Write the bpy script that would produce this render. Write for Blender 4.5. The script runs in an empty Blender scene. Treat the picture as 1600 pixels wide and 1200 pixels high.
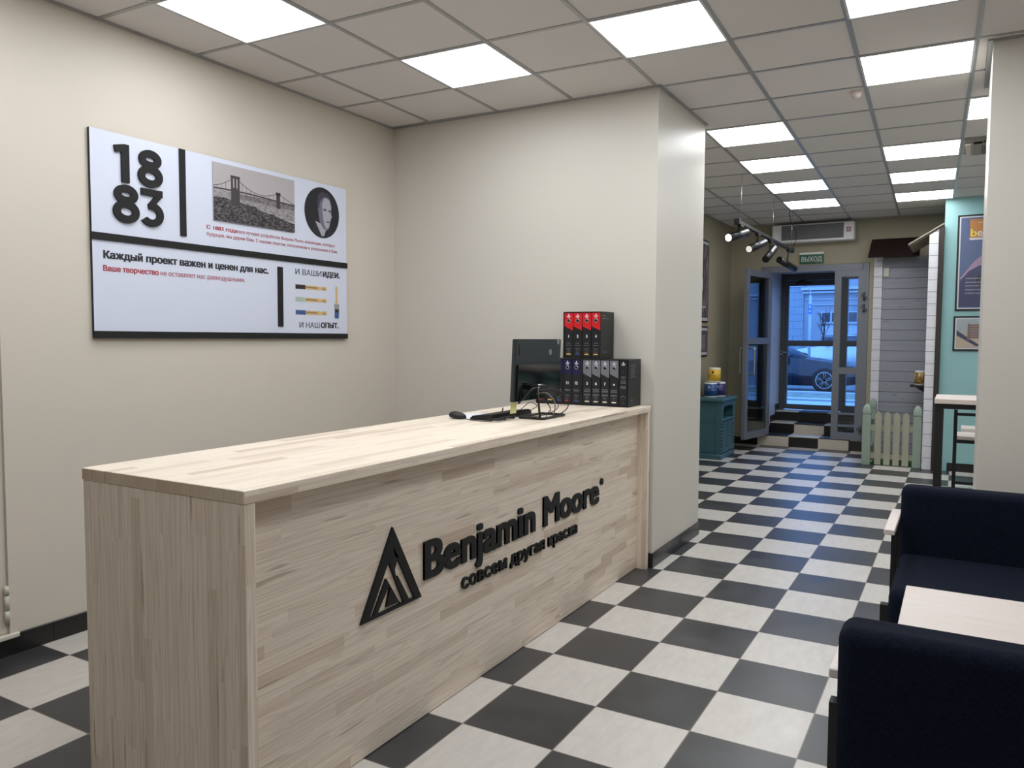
import bpy, bmesh, math, random
from mathutils import Vector, Matrix
from mathutils.geometry import delaunay_2d_cdt
random.seed(7)
C = bpy.context.scene.collection
PI = math.pi
CZ = 3.184            # ceiling height
CT = 1.097            # counter top height

# ------------------------------------------------------------------ materials
def lin(c):
    return tuple((x/12.92 if x <= .04045 else ((x+.055)/1.055)**2.4) for x in [v/255 for v in c])

class NT:
    def __init__(s, name):
        s.m = bpy.data.materials.new(name); s.m.use_nodes = True
        s.t = s.m.node_tree; s.n = s.t.nodes; s.l = s.t.links
        s.b = s.n['Principled BSDF']
    def node(s, ty, **kw):
        n = s.n.new(ty)
        for k, v in kw.items(): setattr(n, k, v)
        return n
    def link(s, a, b): s.l.new(a, b)
    def setv(s, inp, v):
        if hasattr(v, 'is_output') or isinstance(v, bpy.types.NodeSocket): s.link(v, inp)
        else: inp.default_value = v
    def math(s, op, a, b=0.0, c=None):
        n = s.node('ShaderNodeMath', operation=op)
        s.setv(n.inputs[0], a); s.setv(n.inputs[1], b)
        if c is not None: s.setv(n.inputs[2], c)
        return n.outputs[0]
    def pos(s, kind='Object'):
        return s.node('ShaderNodeTexCoord').outputs[kind]
    def xyz(s, v):
        n = s.node('ShaderNodeSeparateXYZ'); s.link(v, n.inputs[0]); return n.outputs
    def comb(s, x, y, z):
        n = s.node('ShaderNodeCombineXYZ')
        for i, v in enumerate((x, y, z)): s.setv(n.inputs[i], v)
        return n.outputs[0]
    def noise(s, vec, scale=1., detail=3., rough=.5):
        n = s.node('ShaderNodeTexNoise'); s.link(vec, n.inputs['Vector'])
        n.inputs['Scale'].default_value = scale; n.inputs['Detail'].default_value = detail
        n.inputs['Roughness'].default_value = rough
        return n.outputs['Fac']
    def white(s, vec):
        n = s.node('ShaderNodeTexWhiteNoise', noise_dimensions='3D'); s.link(vec, n.inputs['Vector'])
        return n.outputs['Value']
    def mix(s, f, a, b):
        n = s.node('ShaderNodeMix', data_type='RGBA')
        s.setv(n.inputs[0], f)
        s.setv(n.inputs[6], a if isinstance(a, bpy.types.NodeSocket) else (*a, 1))
        s.setv(n.inputs[7], b if isinstance(b, bpy.types.NodeSocket) else (*b, 1))
        return n.outputs[2]
    def ramp(s, f, a, b):
        n = s.node('ShaderNodeMapRange'); s.link(f, n.inputs[0])
        n.inputs[1].default_value = a; n.inputs[2].default_value = b
        return n.outputs[0]
    def bump(s, h, strength, dist=.01):
        n = s.node('ShaderNodeBump'); s.link(h, n.inputs['Height'])
        n.inputs['Strength'].default_value = strength; n.inputs['Distance'].default_value = dist
        s.link(n.outputs[0], s.b.inputs['Normal'])
    def col(s, c): s.setv(s.b.inputs['Base Color'], c if isinstance(c, bpy.types.NodeSocket) else (*c, 1))
    def p(s, **kw):
        for k, v in kw.items(): s.b.inputs[k.replace('_', ' ')].default_value = v
        return s

def plain(name, c, rough=.5, metal=0., var=.05, scale=8., bump=0., srgb=True):
    t = NT(name); c = lin(c) if srgb else c
    nz = t.noise(t.pos(), scale, 3)
    t.col(t.mix(nz, tuple(x*(1-var) for x in c), tuple(min(1, x*(1+var)) for x in c)))
    t.p(Roughness=rough, Metallic=metal)
    if bump: t.bump(t.noise(t.pos(), scale*12, 3), bump, .002)
    return t.m

def wall_paint(name, c, rough=.5, spec=.3):
    t = NT(name); c = lin(c); P = t.pos()
    nz = t.noise(P, .9, 3)
    t.col(t.mix(nz, tuple(x*.975 for x in c), tuple(x*1.02 for x in c)))
    t.p(Roughness=rough, Specular_IOR_Level=spec)
    t.bump(t.noise(P, 55, 3), .12, .003)
    return t.m

def wood(name, along, across, base, dark, pale, sw=.045, sl=.42, streak=.85, rough=.5):
    t = NT(name)
    X = t.xyz(t.pos())
    u, v = X[along], X[across]
    row = t.math('FLOOR', t.math('DIVIDE', v, sw))
    r1 = t.white(t.comb(row, 3.3, 1.7))
    u2 = t.math('ADD', u, t.math('MULTIPLY', r1, 7.31))
    q = t.math('DIVIDE', u2, sl)
    col = t.math('FLOOR', q)
    r2 = t.white(t.comb(row, col, 5.1)); r3 = t.white(t.comb(row, col, 9.4))
    fine = t.noise(t.comb(t.math('MULTIPLY', u, .8), t.math('MULTIPLY', v, 150), t.math('MULTIPLY', r2, 60)), 1, 4, .6)
    big = t.noise(t.comb(t.math('MULTIPLY', u, .55), t.math('MULTIPLY', v, 11), t.math('MULTIPLY', r2, 41)), 1, 2, .5)
    ring = t.math('SINE', t.math('MULTIPLY', big, 95))
    ring = t.math('POWER', t.ramp(ring, -1, 1), 3.0)
    c = t.mix(t.math('MULTIPLY', t.ramp(r3, .0, 1.), .8), base, pale)
    c = t.mix(t.math('MULTIPLY', t.math('POWER', r2, 5.), .5), c, dark)
    c = t.mix(t.math('MULTIPLY', ring, .26*streak), c, dark)
    c = t.mix(t.math('MULTIPLY', t.ramp(fine, .42, .8), .55*streak), c, dark)
    kn = t.noise(t.comb(t.math('MULTIPLY', u, 3.5), t.math('MULTIPLY', v, 40), t.math('MULTIPLY', r2, 17)), 1, 1, .5)
    c = t.mix(t.math('MULTIPLY', t.ramp(kn, .68, .76), .6*streak), c, tuple(x*.6 for x in dark))
    t.col(c); t.p(Roughness=rough)
    t.bump(fine, .06, .002)
    return t.m

TS, FX, FY = .4022, -1.68, 3.3458
def checker_floor():
    t = NT('checkered_tile')
    P = t.pos(); X = t.xyz(P)
    a = t.math('DIVIDE', t.math('SUBTRACT', X[0], FX), TS); b = t.math('DIVIDE', t.math('SUBTRACT', X[1], FY), TS)
    fa, fb = t.math('FLOOR', a), t.math('FLOOR', b)
    par = t.math('MODULO', t.math('ABSOLUTE', t.math('ADD', fa, fb)), 2.)
    r = t.white(t.comb(fa, fb, 2.))
    n1 = t.noise(t.comb(X[0], X[1], t.math('MULTIPLY', r, 20)), 5, 6, .62)
    n2 = t.noise(t.comb(t.math('MULTIPLY', X[0], 3), X[1], t.math('MULTIPLY', r, 20)), 9, 5, .6)
    dk = t.mix(t.ramp(n1, .3, .75), lin((47, 47, 49)), lin((67, 67, 69)))
    lt = t.mix(t.ramp(n2, .3, .75), lin((194, 189, 183)), lin((207, 202, 196)))
    sp = t.noise(P, 40, 2)
    lt = t.mix(t.ramp(sp, .79, .82), lt, lin((120, 110, 100)))
    c = t.mix(par, dk, lt)
    ga = t.math('ABSOLUTE', t.math('SUBTRACT', t.math('SUBTRACT', a, fa), .5))
    gb = t.math('ABSOLUTE', t.math('SUBTRACT', t.math('SUBTRACT', b, fb), .5))
    g = t.math('GREATER_THAN', t.math('MAXIMUM', ga, gb), .4945)
    c = t.mix(g, c, lin((120, 112, 102)))
    t.col(c)
    t.setv(t.b.inputs['Roughness'], t.math('MULTIPLY_ADD', n1, .22, .22))
    t.bump(t.math('SUBTRACT', t.math('MULTIPLY', n1, .3), g), .18, .003)
    return t.m

def emit(name, c, s):
    t = NT(name); e = t.node('ShaderNodeEmission'); e.inputs[0].default_value = (*c, 1); e.inputs[1].default_value = s
    t.link(e.outputs[0], t.n['Material Output'].inputs[0]); return t.m

def glass(name, tint=(.93, .96, .97), fres=.9):
    t = NT(name)
    tr = t.node('ShaderNodeBsdfTransparent'); tr.inputs[0].default_value = (*tint, 1)
    gl = t.node('ShaderNodeBsdfGlossy'); gl.inputs['Roughness'].default_value = .02
    lw = t.node('ShaderNodeFresnel'); lw.inputs[0].default_value = 1.5
    mx = t.node('ShaderNodeMixShader'); t.link(t.math('MULTIPLY', lw.outputs[0], fres), mx.inputs[0])
    t.link(tr.outputs[0], mx.inputs[1]); t.link(gl.outputs[0], mx.inputs[2])
    t.link(mx.outputs[0], t.n['Material Output'].inputs[0]); return t.m

def rows(name, axis, pitch, off, c, groove, gw=.02, rough=.5, along=0, knots=False, vpitch=None, axis2=0):
    """boards or blocks: horizontal grooves every pitch along axis"""
    t = NT(name); X = t.xyz(t.pos())
    a = t.math('DIVIDE', t.math('SUBTRACT', X[axis], off), pitch); f = t.math('FLOOR', a)
    r = t.white(t.comb(f, 1., 4.))
    g = t.math('LESS_THAN', t.math('SUBTRACT', a, f), gw)
    n = t.noise(t.comb(t.math('MULTIPLY', X[along], 2), t.math('MULTIPLY', X[axis], 30), t.math('MULTIPLY', r, 30)), 1, 3)
    cc = t.mix(t.ramp(n, .3, .8), c, tuple(x*.85 for x in c))
    cc = t.mix(t.math('MULTIPLY', r, .35), cc, tuple(x*.82 for x in c))
    if knots:
        k = t.noise(t.comb(t.math('MULTIPLY', X[along], 9), t.math('MULTIPLY', X[axis], 26), t.math('MULTIPLY', r, 9)), 1, 1)
        cc = t.mix(t.math('MULTIPLY', t.ramp(k, .72, .78), .6), cc, tuple(x*.3 for x in c))
    if vpitch:
        b = t.math('ADD', t.math('DIVIDE', X[axis2], vpitch), t.math('MULTIPLY', t.math('MODULO', t.math('ABSOLUTE', f), 2.), .5))
        g = t.math('MAXIMUM', g, t.math('LESS_THAN', t.math('FRACT', b), gw*pitch/vpitch))
    cc = t.mix(g, cc, groove)
    t.col(cc); t.p(Roughness=rough)
    t.bump(t.math('SUBTRACT', 1., g), .4, .004)
    return t.m

def fabric(name, c1, c2):
    t = NT(name); P = t.pos(); X = t.xyz(P)
    n1 = t.noise(t.comb(t.math('MULTIPLY', X[0], 60), t.math('MULTIPLY', X[1], 900), t.math('MULTIPLY', X[2], 900)), 1, 2)
    n2 = t.noise(t.comb(t.math('MULTIPLY', X[0], 900), t.math('MULTIPLY', X[1], 90), t.math('MULTIPLY', X[2], 90)), 1, 2)
    w = t.math('ADD', t.math('MULTIPLY', n1, .5), t.math('MULTIPLY', n2, .5))
    t.col(t.mix(t.ramp(w, .38, .62), c1, c2)); t.p(Roughness=.95)
    t.b.inputs['Specular IOR Level'].default_value = .15
    t.bump(w, .5, .003)
    return t.m

def grad(name, axis, a, b, c1, c2, rough=.35, nz=0., nscale=20.):
    """a print whose ink runs from c1 to c2 along one axis"""
    t = NT(name); X = t.xyz(t.pos())
    f = t.ramp(X[axis], a, b)
    if nz: f = t.math('ADD', f, t.math('MULTIPLY', t.math('SUBTRACT', t.noise(t.pos(), nscale, 4), .5), nz))
    t.col(t.mix(f, lin(c1), lin(c2))); t.p(Roughness=rough); return t.m

def blot(name, c1, c2, scale, lo=.42, hi=.58, rough=.4, stretch=(1, 1, 1)):
    t = NT(name); X = t.xyz(t.pos())
    n = t.noise(t.comb(*[t.math('MULTIPLY', X[i], stretch[i]) for i in range(3)]), scale, 5, .6)
    t.col(t.mix(t.ramp(n, lo, hi), lin(c1), lin(c2))); t.p(Roughness=rough); return t.m

WB, WD, WP = lin((236, 223, 206)), lin((176, 148, 124)), lin((238, 226, 210))
M = dict(
    wall=wall_paint('cream_wall_paint', (213, 205, 193)),
    wall_side=wall_paint('satin_cream_paint', (210, 205, 196), .4, .3),
    wall_pale=wall_paint('pale_bounce_wall_paint', (236, 233, 228)),  # unseen walls made paler to bounce more light onto the counter
    wall_far=wall_paint('shade_darkened_cream_paint', (160, 153, 132)),  # far room's cream paint darkened toward olive to stand in for its shade
    teal_wall=wall_paint('teal_wall_paint', (146, 188, 190)),
    ceil=plain('mineral_ceiling_tile', (224, 220, 217), .9, var=.03, scale=3, bump=.15),
    grid=plain('ceiling_grid_metal', (168, 168, 168), .38, .35),
    white=plain('white_plastic', (225, 226, 226), .4),
    lightframe=plain('light_frame_white', (215, 216, 218), .4),
    led=emit('led_diffuser', (.95, .98, 1.), 11.4),
    floor=checker_floor(),
    black_tile=plain('black_glazed_tile', (28, 27, 28), .3, var=.15),
    cream_tile=plain('cream_tile', (196, 188, 174), .4, var=.08),
    wood_y=wood('pine_staves_along_y', 1, 2, WB, WD, WP),
    wood_top=wood('pine_staves_top', 1, 0, WB, WD, WP, streak=.5),
    wood_z=wood('pine_staves_upright', 2, 0, WB, WD, WP, sl=.6),
    wood_end=wood('pine_end_grain', 2, 0, lin((196, 182, 160)), WD, lin((208, 194, 172)), sw=.06, sl=5),
    wood_zy=wood('pine_staves_upright_side', 2, 1, WB, WD, WP, sl=.6),
    wood_x=wood('pale_pine_boards', 0, 1, lin((214, 203, 197)), lin((190, 170, 160)), lin((224, 215, 210)), sw=.09, sl=1.5, streak=.4),
    black=plain('black_acrylic', (9, 9, 11), .6),
    blackmetal=plain('black_powder_coated_metal', (14, 14, 15), .45),
    bin_black=plain('black_binder_board', (20, 21, 27), .38),
    bin_side=plain('black_slipcase_board', (27, 30, 31), .5),
    bin_red=plain('red_spine_print', (205, 22, 34), .35),
    bin_navy=plain('navy_spine_print', (18, 22, 66), .35),
    bin_grey=plain('grey_spine_print', (112, 114, 124), .35),
    ink=plain('white_spine_ink', (222, 224, 230), .5),
    ink_dim=plain('grey_spine_ink', (120, 122, 130), .5),
    chrome=plain('brushed_steel', (190, 190, 192), .25, 1.),
    chip_y=plain('yellow_colour_chip', (225, 180, 90), .5), chip_b=plain('blue_colour_chip', (60, 75, 150), .5),
    chip_r=plain('red_colour_chip', (180, 40, 55), .5), chip_w=plain('white_colour_chip', (225, 220, 205), .5),
    mon=plain('charcoal_monitor_shell', (38, 44, 47), .55), mon_gloss=plain('glossy_black_plastic', (10, 11, 12), .08),
    screen=plain('dark_screen', (6, 6, 8), .1),
    rubber=plain('black_plastic', (20, 20, 22), .5), cable=plain('cable_black', (18, 18, 20), .5),
    cable_grey=plain('cable_grey', (120, 120, 118), .5),
    badge=plain('silver_badge', (150, 155, 165), .35, .6),
    paper=plain('white_paper', (232, 234, 242), .8, var=.02), note=plain('yellow_note_paper', (214, 212, 150), .8),
    sign_white=plain('white_sign_panel', (214, 220, 238), .35, var=.01), sign_edge=plain('dark_sign_edge', (30, 30, 32), .5),
    sign_black=plain('matte_black_bar', (12, 12, 14), .7),
    red_ink=plain('red_print', (165, 30, 45), .5), maroon=plain('soft_red_print', (165, 75, 85), .5),
    dark_ink=plain('dark_print', (35, 33, 42), .5), brown_ink=plain('brown_print', (90, 60, 30), .5),
    stick=plain('pale_wood_print', (214, 182, 130), .5), s_dark=plain('dark_brown_paint', (45, 30, 32), .5),
    s_mint=plain('pale_green_paint', (172, 190, 182), .5), s_blue=plain('blue_paint', (62, 92, 145), .5),
    steel_print=plain('steel_ferrule_print', (150, 155, 160), .4),
    alu=plain('grey_aluminium_door', (118, 121, 130), .42, .2), alu_dark=plain('dark_grey_door_frame', (72, 78, 84), .45, .1),
    glass=glass('door_glass'),
    vest=plain('white_vestibule_panel', (196, 202, 212), .5),
    teal=plain('teal_furniture_paint', (54, 92, 103), .42), teal_dark=plain('teal_recess', (30, 52, 56), .6),
    fabric=fabric('navy_weave_fabric', lin((4, 6, 13)), lin((20, 29, 48))),
    fence=plain('sage_green_paint', (140, 156, 143), .55), picket=plain('beige_picket_paint', (158, 156, 138), .6),
    turf=blot('artificial_turf', (10, 60, 25), (25, 100, 45), 200, rough=.9),
    siding=rows('grey_board_siding', 2, .1385, .01, lin((152, 155, 164)), lin((70, 70, 74)), .05, .6, 0, True),
    brick=rows('white_block_column', 2, .1405, .0, lin((222, 221, 228)), lin((80, 80, 84)), .035, .5, 0),
    brown=plain('dark_brown_board', (44, 36, 33), .6), maroonboard=plain('dark_maroon_board', (34, 13, 13), .6),
    khaki=plain('khaki_board', (128, 120, 96), .6), greyedge=plain('grey_board_edge', (150, 142, 130), .5),
    green=plain('green_exit_plate', (10, 92, 62), .4), can_white=plain('white_can_rim', (220, 220, 222), .35),
    can_y=plain('yellow_can_label', (222, 178, 50), .4), can_b=plain('blue_can_label', (28, 74, 130), .4),
    can_p=plain('purple_can_label', (52, 44, 100), .4), can_gold=blot('gold_patterned_label', (120, 80, 30), (215, 175, 95), 30),
    facade=rows('ashlar_stone', 2, .337, 1.699, lin((152, 160, 172)), lin((96, 100, 110)), .045, .8, 0, False, .72, 0),
    facade_plain=plain('rendered_facade', (150, 156, 166), .8), facade_light=plain('light_cornice', (188, 194, 204), .8),
    winglass=plain('dark_window_glass', (52, 62, 80), .15), tarmac=plain('wet_tarmac', (96, 100, 108), .4, var=.15),
    pave=plain('pale_pavement', (172, 176, 182), .5, var=.1), verge=blot('thin_grass_verge', (100, 112, 96), (135, 140, 130), 6, rough=.9),
    car_dark=plain('dark_blue_car_paint', (18, 20, 36), .12), car_white=plain('white_car_paint', (208, 212, 220), .15),
    tyre=plain('tyre_rubber', (20, 20, 22), .8), rim=plain('alloy_rim', (190, 194, 200), .3, .7),
    red_light=plain('red_tail_lamp', (150, 20, 25), .2), head=plain('headlamp_glass', (200, 205, 215), .1),
    pole=plain('pale_pole', (170, 178, 190), .5), blue_sign=plain('blue_street_plate', (40, 110, 200), .4),
    bark=plain('dark_bark', (50, 48, 52), .9),
    spot=plain('black_spot_housing', (16, 16, 18), .35), spot_on=emit('lit_spot_lens', (1, .96, .9), 12), spot_dim=emit('glowing_spot_lens', (1, .96, .9), .8),
    detector=plain('warm_white_plastic', (214, 202, 196), .4),
    sky_print=grad('photo_sky_print', 2, 2.42, 2.59, (178, 172, 176), (140, 132, 138)),
    river=blot('photo_river_print', (125, 120, 124), (165, 160, 162), 30, stretch=(1, 1, 4)),
    docks=blot('photo_dock_print', (22, 20, 24), (110, 105, 108), 45, .45, .62, stretch=(1, 1, 2.5)),
    towerp=plain('photo_tower_print', (60, 55, 60), .4), deckp=plain('photo_deck_print', (52, 48, 54), .4), shorep=blot('photo_shore_print', (95, 90, 96), (130, 126, 130), 60),
    portrait_bg=plain('portrait_dark_print', (20, 20, 32), .35), p_face=plain('portrait_light_print', (168, 166, 180), .4),
    p_mid=plain('portrait_mid_print', (110, 108, 124), .4), p_hair=plain('portrait_hair_print', (62, 60, 74), .4), p_suit=plain('portrait_suit_print', (34, 34, 46), .4),
    ben_bg=grad('poster_dusk_print', 2, 1.9, 2.95, (82, 96, 130), (74, 78, 112), nz=.3, nscale=4), ben_hill=plain('poster_hill_print', (58, 60, 92), .3),
    ben_glow=grad('poster_glow_print', 2, 2.25, 2.75, (150, 125, 150), (90, 86, 128)), ben_gold=plain('poster_gold_print', (172, 116, 62), .3),
    ben_yellow=plain('poster_yellow_print', (214, 196, 70), .3), ben_leaf=blot('poster_leaf_print', (30, 30, 38), (62, 60, 66), 50),
    deck_blue=grad('poster_blue_print', 2, 1.45, 1.8, (150, 160, 165), (84, 108, 136)), deck_wood=plain('poster_bench_print', (122, 100, 96), .3), deck_dark=plain('poster_shadow_print', (58, 66, 96), .3),
    deck_sand=plain('poster_sand_print', (176, 160, 142), .3),
    bw1=blot('poster_mono_print', (48, 42, 48), (120, 112, 116), 6, stretch=(1, 2, 1)), bw2=plain('poster_grey_print', (84, 78, 88), .3),
    green_print=plain('poster_green_print', (22, 70, 50), .3), frost=plain('poster_white_print', (190, 190, 196), .3),
    red_mark=plain('red_mark_print', (150, 40, 44), .4), grille=rows('fine_louvre_grille', 2, .012, 0, lin((128, 128, 130)), lin((60, 60, 62)), .45, .5),
    hole=plain('dark_opening', (8, 8, 9), .8), thermo=plain('cream_plate', (196, 196, 180), .4),
)

# ------------------------------------------------------------------ mesh builder
class MB:
    def __init__(s): s.bm = bmesh.new(); s.mi = 0; s.mats = []
    def mat(s, m):
        if m not in s.mats: s.mats.append(m)
        s.mi = s.mats.index(m); return s
    def _done(s, faces, smooth=False):
        for f in faces:
            f.material_index = s.mi; f.smooth = smooth
    def box(s, x0, x1, y0, y1, z0, z1, bev=0., seg=1):
        r = bmesh.ops.create_cube(s.bm, size=1)
        vs = r['verts']
        for v in vs:
            v.co = Vector(((x0+x1)/2+v.co.x*abs(x1-x0), (y0+y1)/2+v.co.y*abs(y1-y0), (z0+z1)/2+v.co.z*abs(z1-z0)))
        fs = set(f for v in vs for f in v.link_faces)
        s._done(fs)
        if bev:
            es = list(set(e for v in vs for e in v.link_edges))
            r = bmesh.ops.bevel(s.bm, geom=es, offset=bev, segments=seg, profile=.5, affect='EDGES', clamp_overlap=True)
            s._done(r['faces'], seg > 1)
        return s
    def cyl(s, p0, p1, r0, r1=None, n=16, smooth=True):
        p0, p1 = Vector(p0), Vector(p1); r1 = r0 if r1 is None else r1
        d = p1-p0; q = d.to_track_quat('Z', 'Y').to_matrix()
        def ring(c, r): return [s.bm.verts.new(c+q@Vector((math.cos(2*PI*i/n)*r, math.sin(2*PI*i/n)*r, 0))) for i in range(n)]
        a, b = ring(p0, r0), ring(p1, r1)
        s._done([s.bm.faces.new((a[i], a[(i+1) % n], b[(i+1) % n], b[i])) for i in range(n)], smooth)
        s._done([s.bm.faces.new(a[::-1]), s.bm.faces.new(b)])
        return s
    def tube(s, pts, r, n=8, closed=False):
        pts = [Vector(p) for p in pts]; rings = []
        m = len(pts)
        for i, p in enumerate(pts):
            a = pts[(i-1) % m] if (closed or i) else p
            b = pts[(i+1) % m] if (closed or i < m-1) else p
            q = (b-a).normalized().to_track_quat('Z', 'Y').to_matrix()
            rings.append([s.bm.verts.new(p+q@Vector((math.cos(2*PI*k/n)*r, math.sin(2*PI*k/n)*r, 0))) for k in range(n)])
        fs = []
        for i in range(m if closed else m-1):
            A, B = rings[i], rings[(i+1) % m]
            off = min(range(n), key=lambda o: (A[0].co-B[o].co).length)
            for k in range(n):
                fs.append(s.bm.faces.new((A[k], A[(k+1) % n], B[(k+1+off) % n], B[(k+off) % n])))
        if not closed: fs += [s.bm.faces.new(rings[0][::-1]), s.bm.faces.new(rings[-1])]
        s._done(fs, True); return s
    def prism(s, poly, o, r, u, depth, smooth=False):
        """2-D polygon (counter-clockwise) in the plane o + a*r + b*u, pushed out by depth along r x u"""
        o, r, u = Vector(o), Vector(r), Vector(u); n = r.cross(u).normalized()*depth
        a = [s.bm.verts.new(o+r*x+u*y) for x, y in poly]; b = [s.bm.verts.new(v.co+n) for v in a]
        k = len(a)
        fs = [s.bm.faces.new(b), s.bm.faces.new(a[::-1])]
        s._done(fs)
        sd = [s.bm.faces.new((a[i], a[(i+1) % k], b[(i+1) % k], b[i])) for i in range(k)]
        s._done(sd, smooth); return s
    def lathe(s, prof, c, axis='Z', n=24):
        c = Vector(c); rings = []
        for r, h in prof:
            ring = []
            for i in range(n):
                a = 2*PI*i/n
                v = {'Z': Vector((math.cos(a)*r, math.sin(a)*r, h)), 'Y': Vector((math.cos(a)*r, h, math.sin(a)*r)), 'X': Vector((h, math.cos(a)*r, math.sin(a)*r))}[axis]
                ring.append(s.bm.verts.new(c+v))
            rings.append(ring)
        fs = []
        for A, B in zip(rings, rings[1:]):
            for i in range(n): fs.append(s.bm.faces.new((A[i], A[(i+1) % n], B[(i+1) % n], B[i])))
        fs += [s.bm.faces.new(rings[0][::-1]), s.bm.faces.new(rings[-1])]
        s._done(fs, True); return s
    def ball(s, c, rx, ry, rz, n=16):
        r = bmesh.ops.create_uvsphere(s.bm, u_segments=n, v_segments=n//2, radius=1)
        for v in r['verts']: v.co = Vector((c[0]+v.co.x*rx, c[1]+v.co.y*ry, c[2]+v.co.z*rz))
        s._done(set(f for v in r['verts'] for f in v.link_faces), True); return s
    def mesh(s, me, mtx):
        k = len(s.bm.verts); kf = len(s.bm.faces)
        s.bm.from_mesh(me); s.bm.verts.ensure_lookup_table(); s.bm.faces.ensure_lookup_table()
        for v in s.bm.verts[k:]: v.co = mtx @ v.co
        s._done(s.bm.faces[kf:]); return s

BASE = {}
def base_of(o):
    while o.parent: o = o.parent
    return BASE.get(o.name, Vector((0, 0, 0)))
def obj(name, mb, m=None, parent=None, loc=None, smooth_angle=True):
    me = bpy.data.meshes.new(name)
    L = base_of(parent) if parent else Vector(loc if loc else (0, 0, 0))
    bmesh.ops.recalc_face_normals(mb.bm, faces=mb.bm.faces)
    for v in mb.bm.verts: v.co -= L
    mb.bm.to_mesh(me); mb.bm.free()
    for x in (mb.mats or [m]): me.materials.append(M[x] if isinstance(x, str) else x)
    o = bpy.data.objects.new(name, me); C.objects.link(o)
    if parent: o.parent = parent
    else:
        o.location = L; BASE[o.name] = L
    return o
def tag(o, label=None, cat=None, group=None, kind=None):
    for k, v in (('label', label), ('category', cat), ('group', group), ('kind', kind)):
        if v: o[k] = v
    return o
def thing(name, label, cat, loc, group=None):
    o = bpy.data.objects.new(name, None); C.objects.link(o); o.location = loc; o.empty_display_size = .1
    BASE[o.name] = Vector(loc); return tag(o, label, cat, group)
def struct(name, mb, m=None, parent=None, loc=None):
    o = obj(name, mb, m, parent, loc)
    if not parent: o['kind'] = 'structure'
    return o
def box(*a, **k): return MB().box(*a, **k)
def dup(root, delta, label=None):
    """copy a thing with its parts and sub-parts, moved by delta"""
    r = root.copy(); C.objects.link(r); r.location = root.location+Vector(delta)
    BASE[r.name] = Vector(r.location)
    if label: r['label'] = label
    def kids(a, b):
        for ch in list(a.children):
            c = ch.copy(); C.objects.link(c); c.parent = b; kids(ch, c)
    kids(root, r); return r

XP = (Vector((0, 1, 0)), Vector((0, 0, 1)))      # plane facing +X
YM = (Vector((1, 0, 0)), Vector((0, 0, 1)))      # plane facing -Y
_cap = {}
def text_mesh(body):
    """flat outlines of a line of lettering, filled by a constrained triangulation: (points, faces)"""
    c = bpy.data.curves.new('t', 'FONT'); c.body = body; c.fill_mode = 'NONE'; c.resolution_u = 5
    o = bpy.data.objects.new('t', c); C.objects.link(o)
    dg = bpy.context.evaluated_depsgraph_get(); dg.update()
    src = bpy.data.meshes.new_from_object(o.evaluated_get(dg))
    bpy.data.objects.remove(o); bpy.data.curves.remove(c)
    nb = {}
    for e in src.edges:
        p, q = e.vertices; nb.setdefault(p, []).append(q); nb.setdefault(q, []).append(p)
    pts, loops, seen = [], [], set()
    for st_ in nb:
        if st_ in seen: continue
        L = [st_]; seen.add(st_)
        while True:
            nx = [x for x in nb[L[-1]] if x not in seen]
            if not nx: break
            seen.add(nx[0]); L.append(nx[0])
        if len(L) > 2:
            k = len(pts); pts += [Vector(src.vertices[i].co[:2]) for i in L]; loops.append(list(range(k, len(pts))))
    bpy.data.meshes.remove(src)
    V, E_, F_, _, _, _ = delaunay_2d_cdt(pts, [], loops, 5, 1e-6)
    return V, F_
def text(mb, body, o, plane, x0, x1, z, cap, bold=0., depth=.002, mid=None):
    """lettering: left edge x0, right edge x1 along the plane's right axis, baseline z, capital height cap"""
    V, F_ = text_mesh(body)
    xs = [v.x for v in V]
    if 0 not in _cap:
        ys = [v.y for v in text_mesh('H')[0]]; _cap[0] = (min(ys), max(ys))
    y0, y1 = _cap[0]
    sy = cap/(y1-y0+bold); wd_ = max(xs)-min(xs)+2*bold
    if mid is not None: sx = sy*.92; x0 = mid-wd_*sx/2
    else: sx = (x1-x0)/wd_
    r, u = plane; n = r.cross(u); o = Vector(o)
    # a heavier weight is the same outline laid over itself, each copy a hair higher
    for k, (ax, ay) in enumerate([(0, 0), (-1, -.5), (1, .5), (-1, .5), (1, -.5), (-.5, 0), (.5, 0)] if bold else [(0, 0)]):
        dp = depth*(1+.012*k)
        base = [o+r*(x0+(bold+ax*bold-min(xs)+v.x)*sx)+u*(z+(bold*.5+ay*bold-y0+v.y)*sy) for v in V]
        lo = [mb.bm.verts.new(p) for p in base]; hi = [mb.bm.verts.new(p+n*dp) for p in base]
        fs = []; cnt = {}
        for f in F_:
            fs.append(mb.bm.faces.new([hi[i] for i in f])); fs.append(mb.bm.faces.new([lo[i] for i in f][::-1]))
            for i in range(len(f)):
                e = (f[i], f[(i+1) % len(f)]); cnt[e] = 1
        for (i, j) in cnt:
            if (j, i) not in cnt: fs.append(mb.bm.faces.new((lo[i], lo[j], hi[j], hi[i])))
        mb._done(fs)
    return mb
def rect(x0, x1, y0, y1): return [(x0, y0), (x1, y0), (x1, y1), (x0, y1)]
def oval(cx, cy, rx, ry, n=40): return [(cx+rx*math.cos(2*PI*i/n), cy+ry*math.sin(2*PI*i/n)) for i in range(n)]

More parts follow.
